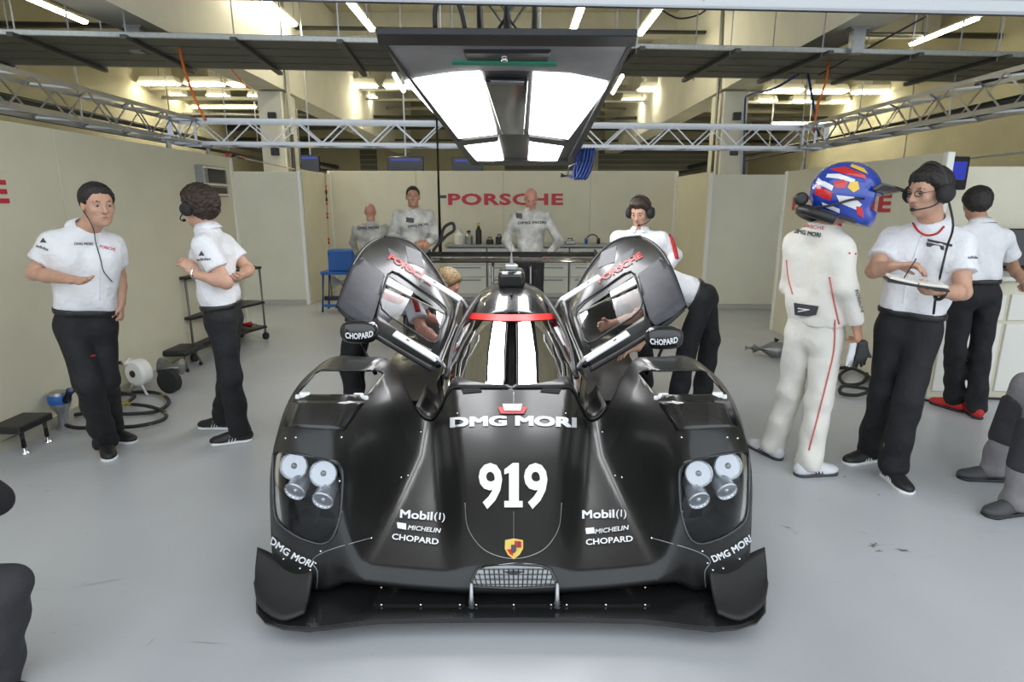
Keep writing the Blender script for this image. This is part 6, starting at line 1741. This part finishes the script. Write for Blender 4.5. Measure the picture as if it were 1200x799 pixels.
# ---- blue stand behind the left door
y_ = 9.3; x0 = W(381, 300, y_).x; x1 = W(418, 300, y_).x; z_ = W(395, 319, y_).z; zt_ = W(395, 294, y_).z
bs = empty('blue_stand', ((x0 + x1) / 2, y_, 0), 'blue steel stand with a bin in front of the rear left corner', 'stand')
for x in (x0, x1):
    for dy in (-0.16, 0.16): obj('leg', tube(nbm(), [(x - 0.05 * (1 if x == x0 else -1), y_ + dy, 0.0), (x, y_ + dy, z_)], 0.018, 8), 'blue_paint', bs, smooth=True)
obj('top_frame', box(nbm(), ((x0 + x1) / 2, y_, z_), (x1 - x0 + 0.06, 0.40, 0.05), bevel=0.006), 'blue_paint', bs)
obj('bin', box(nbm(), ((x0 + x1) / 2 + 0.03, y_, (z_ + zt_) / 2 + 0.02), ((x1 - x0) * 0.8, 0.3, zt_ - z_), bevel=0.02), 'blue_paint', bs)
obj('paper_roll', tube(nbm(), [((x0 + x1) / 2 - 0.12, y_ - 0.1, z_ - 0.16), ((x0 + x1) / 2 + 0.12, y_ - 0.1, z_ - 0.16)], 0.11, 16), 'wall_edge', bs, smooth=True)
obj('lower_rail', box(nbm(), ((x0 + x1) / 2, y_ - 0.16, 0.10), (x1 - x0 + 0.1, 0.03, 0.04)), 'blue_paint', bs)

# ---- tool bench along the rear partition
yb = 10.55; xa = W(522, 290, yb).x; xb = W(716, 290, yb).x; zb_ = W(600, 288, yb).z
n = 4; wdt = (xb - xa) / n
for k in range(n):
    cx = xa + wdt * (k + 0.5)
    cb_ = empty('drawer_cabinet', (cx, yb + 0.3, 0), ('grey drawer cabinet below the looped air hose', 'grey drawer cabinet left of the roof antenna', 'grey drawer cabinet behind the bald man looking down', 'grey drawer cabinet behind the raised right door')[k], 'cabinet')
    obj('carcass', box(nbm(), (cx, yb + 0.31, zb_ / 2 - 0.02), (wdt - 0.02, 0.60, zb_ - 0.06)), 'drawer_grey', cb_)
    zz = 0.08
    for hgt in (0.30, 0.22, 0.18, 0.14, 0.10):
        if zz + hgt > zb_ - 0.06: break
        d_ = obj('drawer', box(nbm(), (cx, yb - 0.002, zz + hgt / 2), (wdt - 0.06, 0.03, hgt - 0.02), bevel=0.005), 'wall_edge', cb_); obj('handle', box(nbm(), (cx, yb - 0.025, zz + hgt - 0.05), (wdt * 0.7, 0.025, 0.02)), 'steel_grey', d_); zz += hgt
wt = obj('worktop', box(nbm(), ((xa + xb) / 2, yb + 0.30, zb_ - 0.01), (xb - xa + 0.04, 0.66, 0.04), bevel=0.006), 'steel_grey'); tag(wt, 'long grey worktop over the drawer cabinets at the rear partition', 'worktop')
def bottle(px, h, r, m, capm, label):
    x = W(px, 285, yb + 0.2).x; o = empty('bottle', (x, yb + 0.2, zb_ + 0.01), label, 'bottle')
    bm = nbm(); lathe(bm, [(r, 0), (r, h * 0.62), (r * 0.45, h * 0.78), (r * 0.4, h * 0.86)], (x, yb + 0.2, zb_ + 0.01), (0, 0, 1), 14); obj('flask', bm, m, o, auto=40)
    bm = nbm(); lathe(bm, [(r * 0.5, h * 0.86), (r * 0.5, h), (0.004, h)], (x, yb + 0.2, zb_ + 0.01), (0, 0, 1), 12); obj('cap', bm, capm, o, auto=40)
bottle(538, 0.26, 0.085, 'wall_edge', 'white_paint', 'squat white canister on the rear worktop')
bottle(549.5, 0.24, 0.07, 'steel_grey', 'black_plastic', 'grey bottle on the rear worktop')
bottle(561, 0.38, 0.055, 'black_plastic', 'yellow_paint', 'tall black spray bottle with yellow cap on the rear worktop')
def case(px, w, h, m, label):
    x = W(px, 285, yb + 0.2).x; o = empty('tool_case', (x, yb + 0.2, zb_ + 0.01), label, 'case')
    obj('case_body', box(nbm(), (x, yb + 0.2, zb_ + 0.01 + h / 2), (w, 0.18, h), bevel=0.012), m, o); obj('case_handle', tube(nbm(), [(x - w * 0.25, yb + 0.2, zb_ + h), (x - w * 0.2, yb + 0.2, zb_ + h + 0.05), (x + w * 0.2, yb + 0.2, zb_ + h + 0.05), (x + w * 0.25, yb + 0.2, zb_ + h)], 0.01, 6), 'black_plastic', o)
case(574, 0.13, 0.08, 'black_plastic', 'small flat black case on the rear worktop'); case(585, 0.13, 0.13, 'black_plastic', 'taller black case beside the bald man on the rear worktop'); case(668, 0.18, 0.06, 'alu', 'flat metal case on the rear worktop')
x = W(694, 285, yb + 0.2).x; hd = empty('ear_defenders', (x, yb + 0.2, zb_ + 0.01), 'black ear defenders lying on the rear worktop', 'ear defenders')
obj('band', tube(nbm(), [(x + 0.11 * math.cos(a), yb + 0.2, zb_ + 0.07 + 0.11 * math.sin(a)) for a in [math.pi * k / 8 for k in range(9)]], 0.012, 6), 'black_plastic', hd, smooth=True)
for sx in (-0.11, 0.11):
    bm = nbm(); lathe(bm, [(0.03, -0.03), (0.055, -0.02), (0.055, 0.02), (0.03, 0.03)], (x + sx, yb + 0.2, zb_ + 0.066), (1, 0, 0), 14); obj('ear_cup', bm, 'blue_paint' if sx < 0 else 'black_plastic', hd, auto=40)

# ---- hoses and wheel gun by the right wall
g = at_z(905, 420, 0)
wg = empty('wheel_gun', g, 'black and chrome wheel gun lying on the floor beside the right wall end', 'wheel gun')
obj('gun_barrel', tube(nbm(), [g + Vector((-0.20, 0.05, 0.10)), g + Vector((-0.02, 0, 0.10)), g + Vector((0.14, -0.06, 0.10))], [0.055, 0.09, 0.08], 16), 'steel_grey', wg, smooth=True)
obj('gun_nose', tube(nbm(), [g + Vector((-0.28, 0.08, 0.10)), g + Vector((-0.19, 0.05, 0.10))], 0.035, 12), 'chrome', wg, smooth=True)
obj('grip', tube(nbm(), [g + Vector((0.10, -0.05, 0.10)), g + Vector((0.20, -0.12, 0.24))], 0.026, 10), 'black_plastic', wg, smooth=True)
obj('air_valve', tube(nbm(), [g + Vector((0.0, 0.0, 0.15)), g + Vector((0.03, 0.0, 0.22))], 0.03, 10), 'black_plastic', wg, smooth=True)
floor_hose('black air hose looped on the floor behind the driver', [(925, 425), (960, 430), (985, 432), (1005, 428), (1016, 436), (1010, 450), (990, 452), (984, 442), (998, 434), (1018, 444), (1022, 458), (1005, 466), (985, 464), (990, 456), (1030, 462)], 0.016, 'rubber', z=0.002)
floor_hose('thin black cable along the base of the timing desk', [(1060, 466), (1090, 470), (1098, 474), (1120, 468), (1150, 467), (1175, 468), (1230, 470)], 0.010, 'rubber', 'floor_cable')
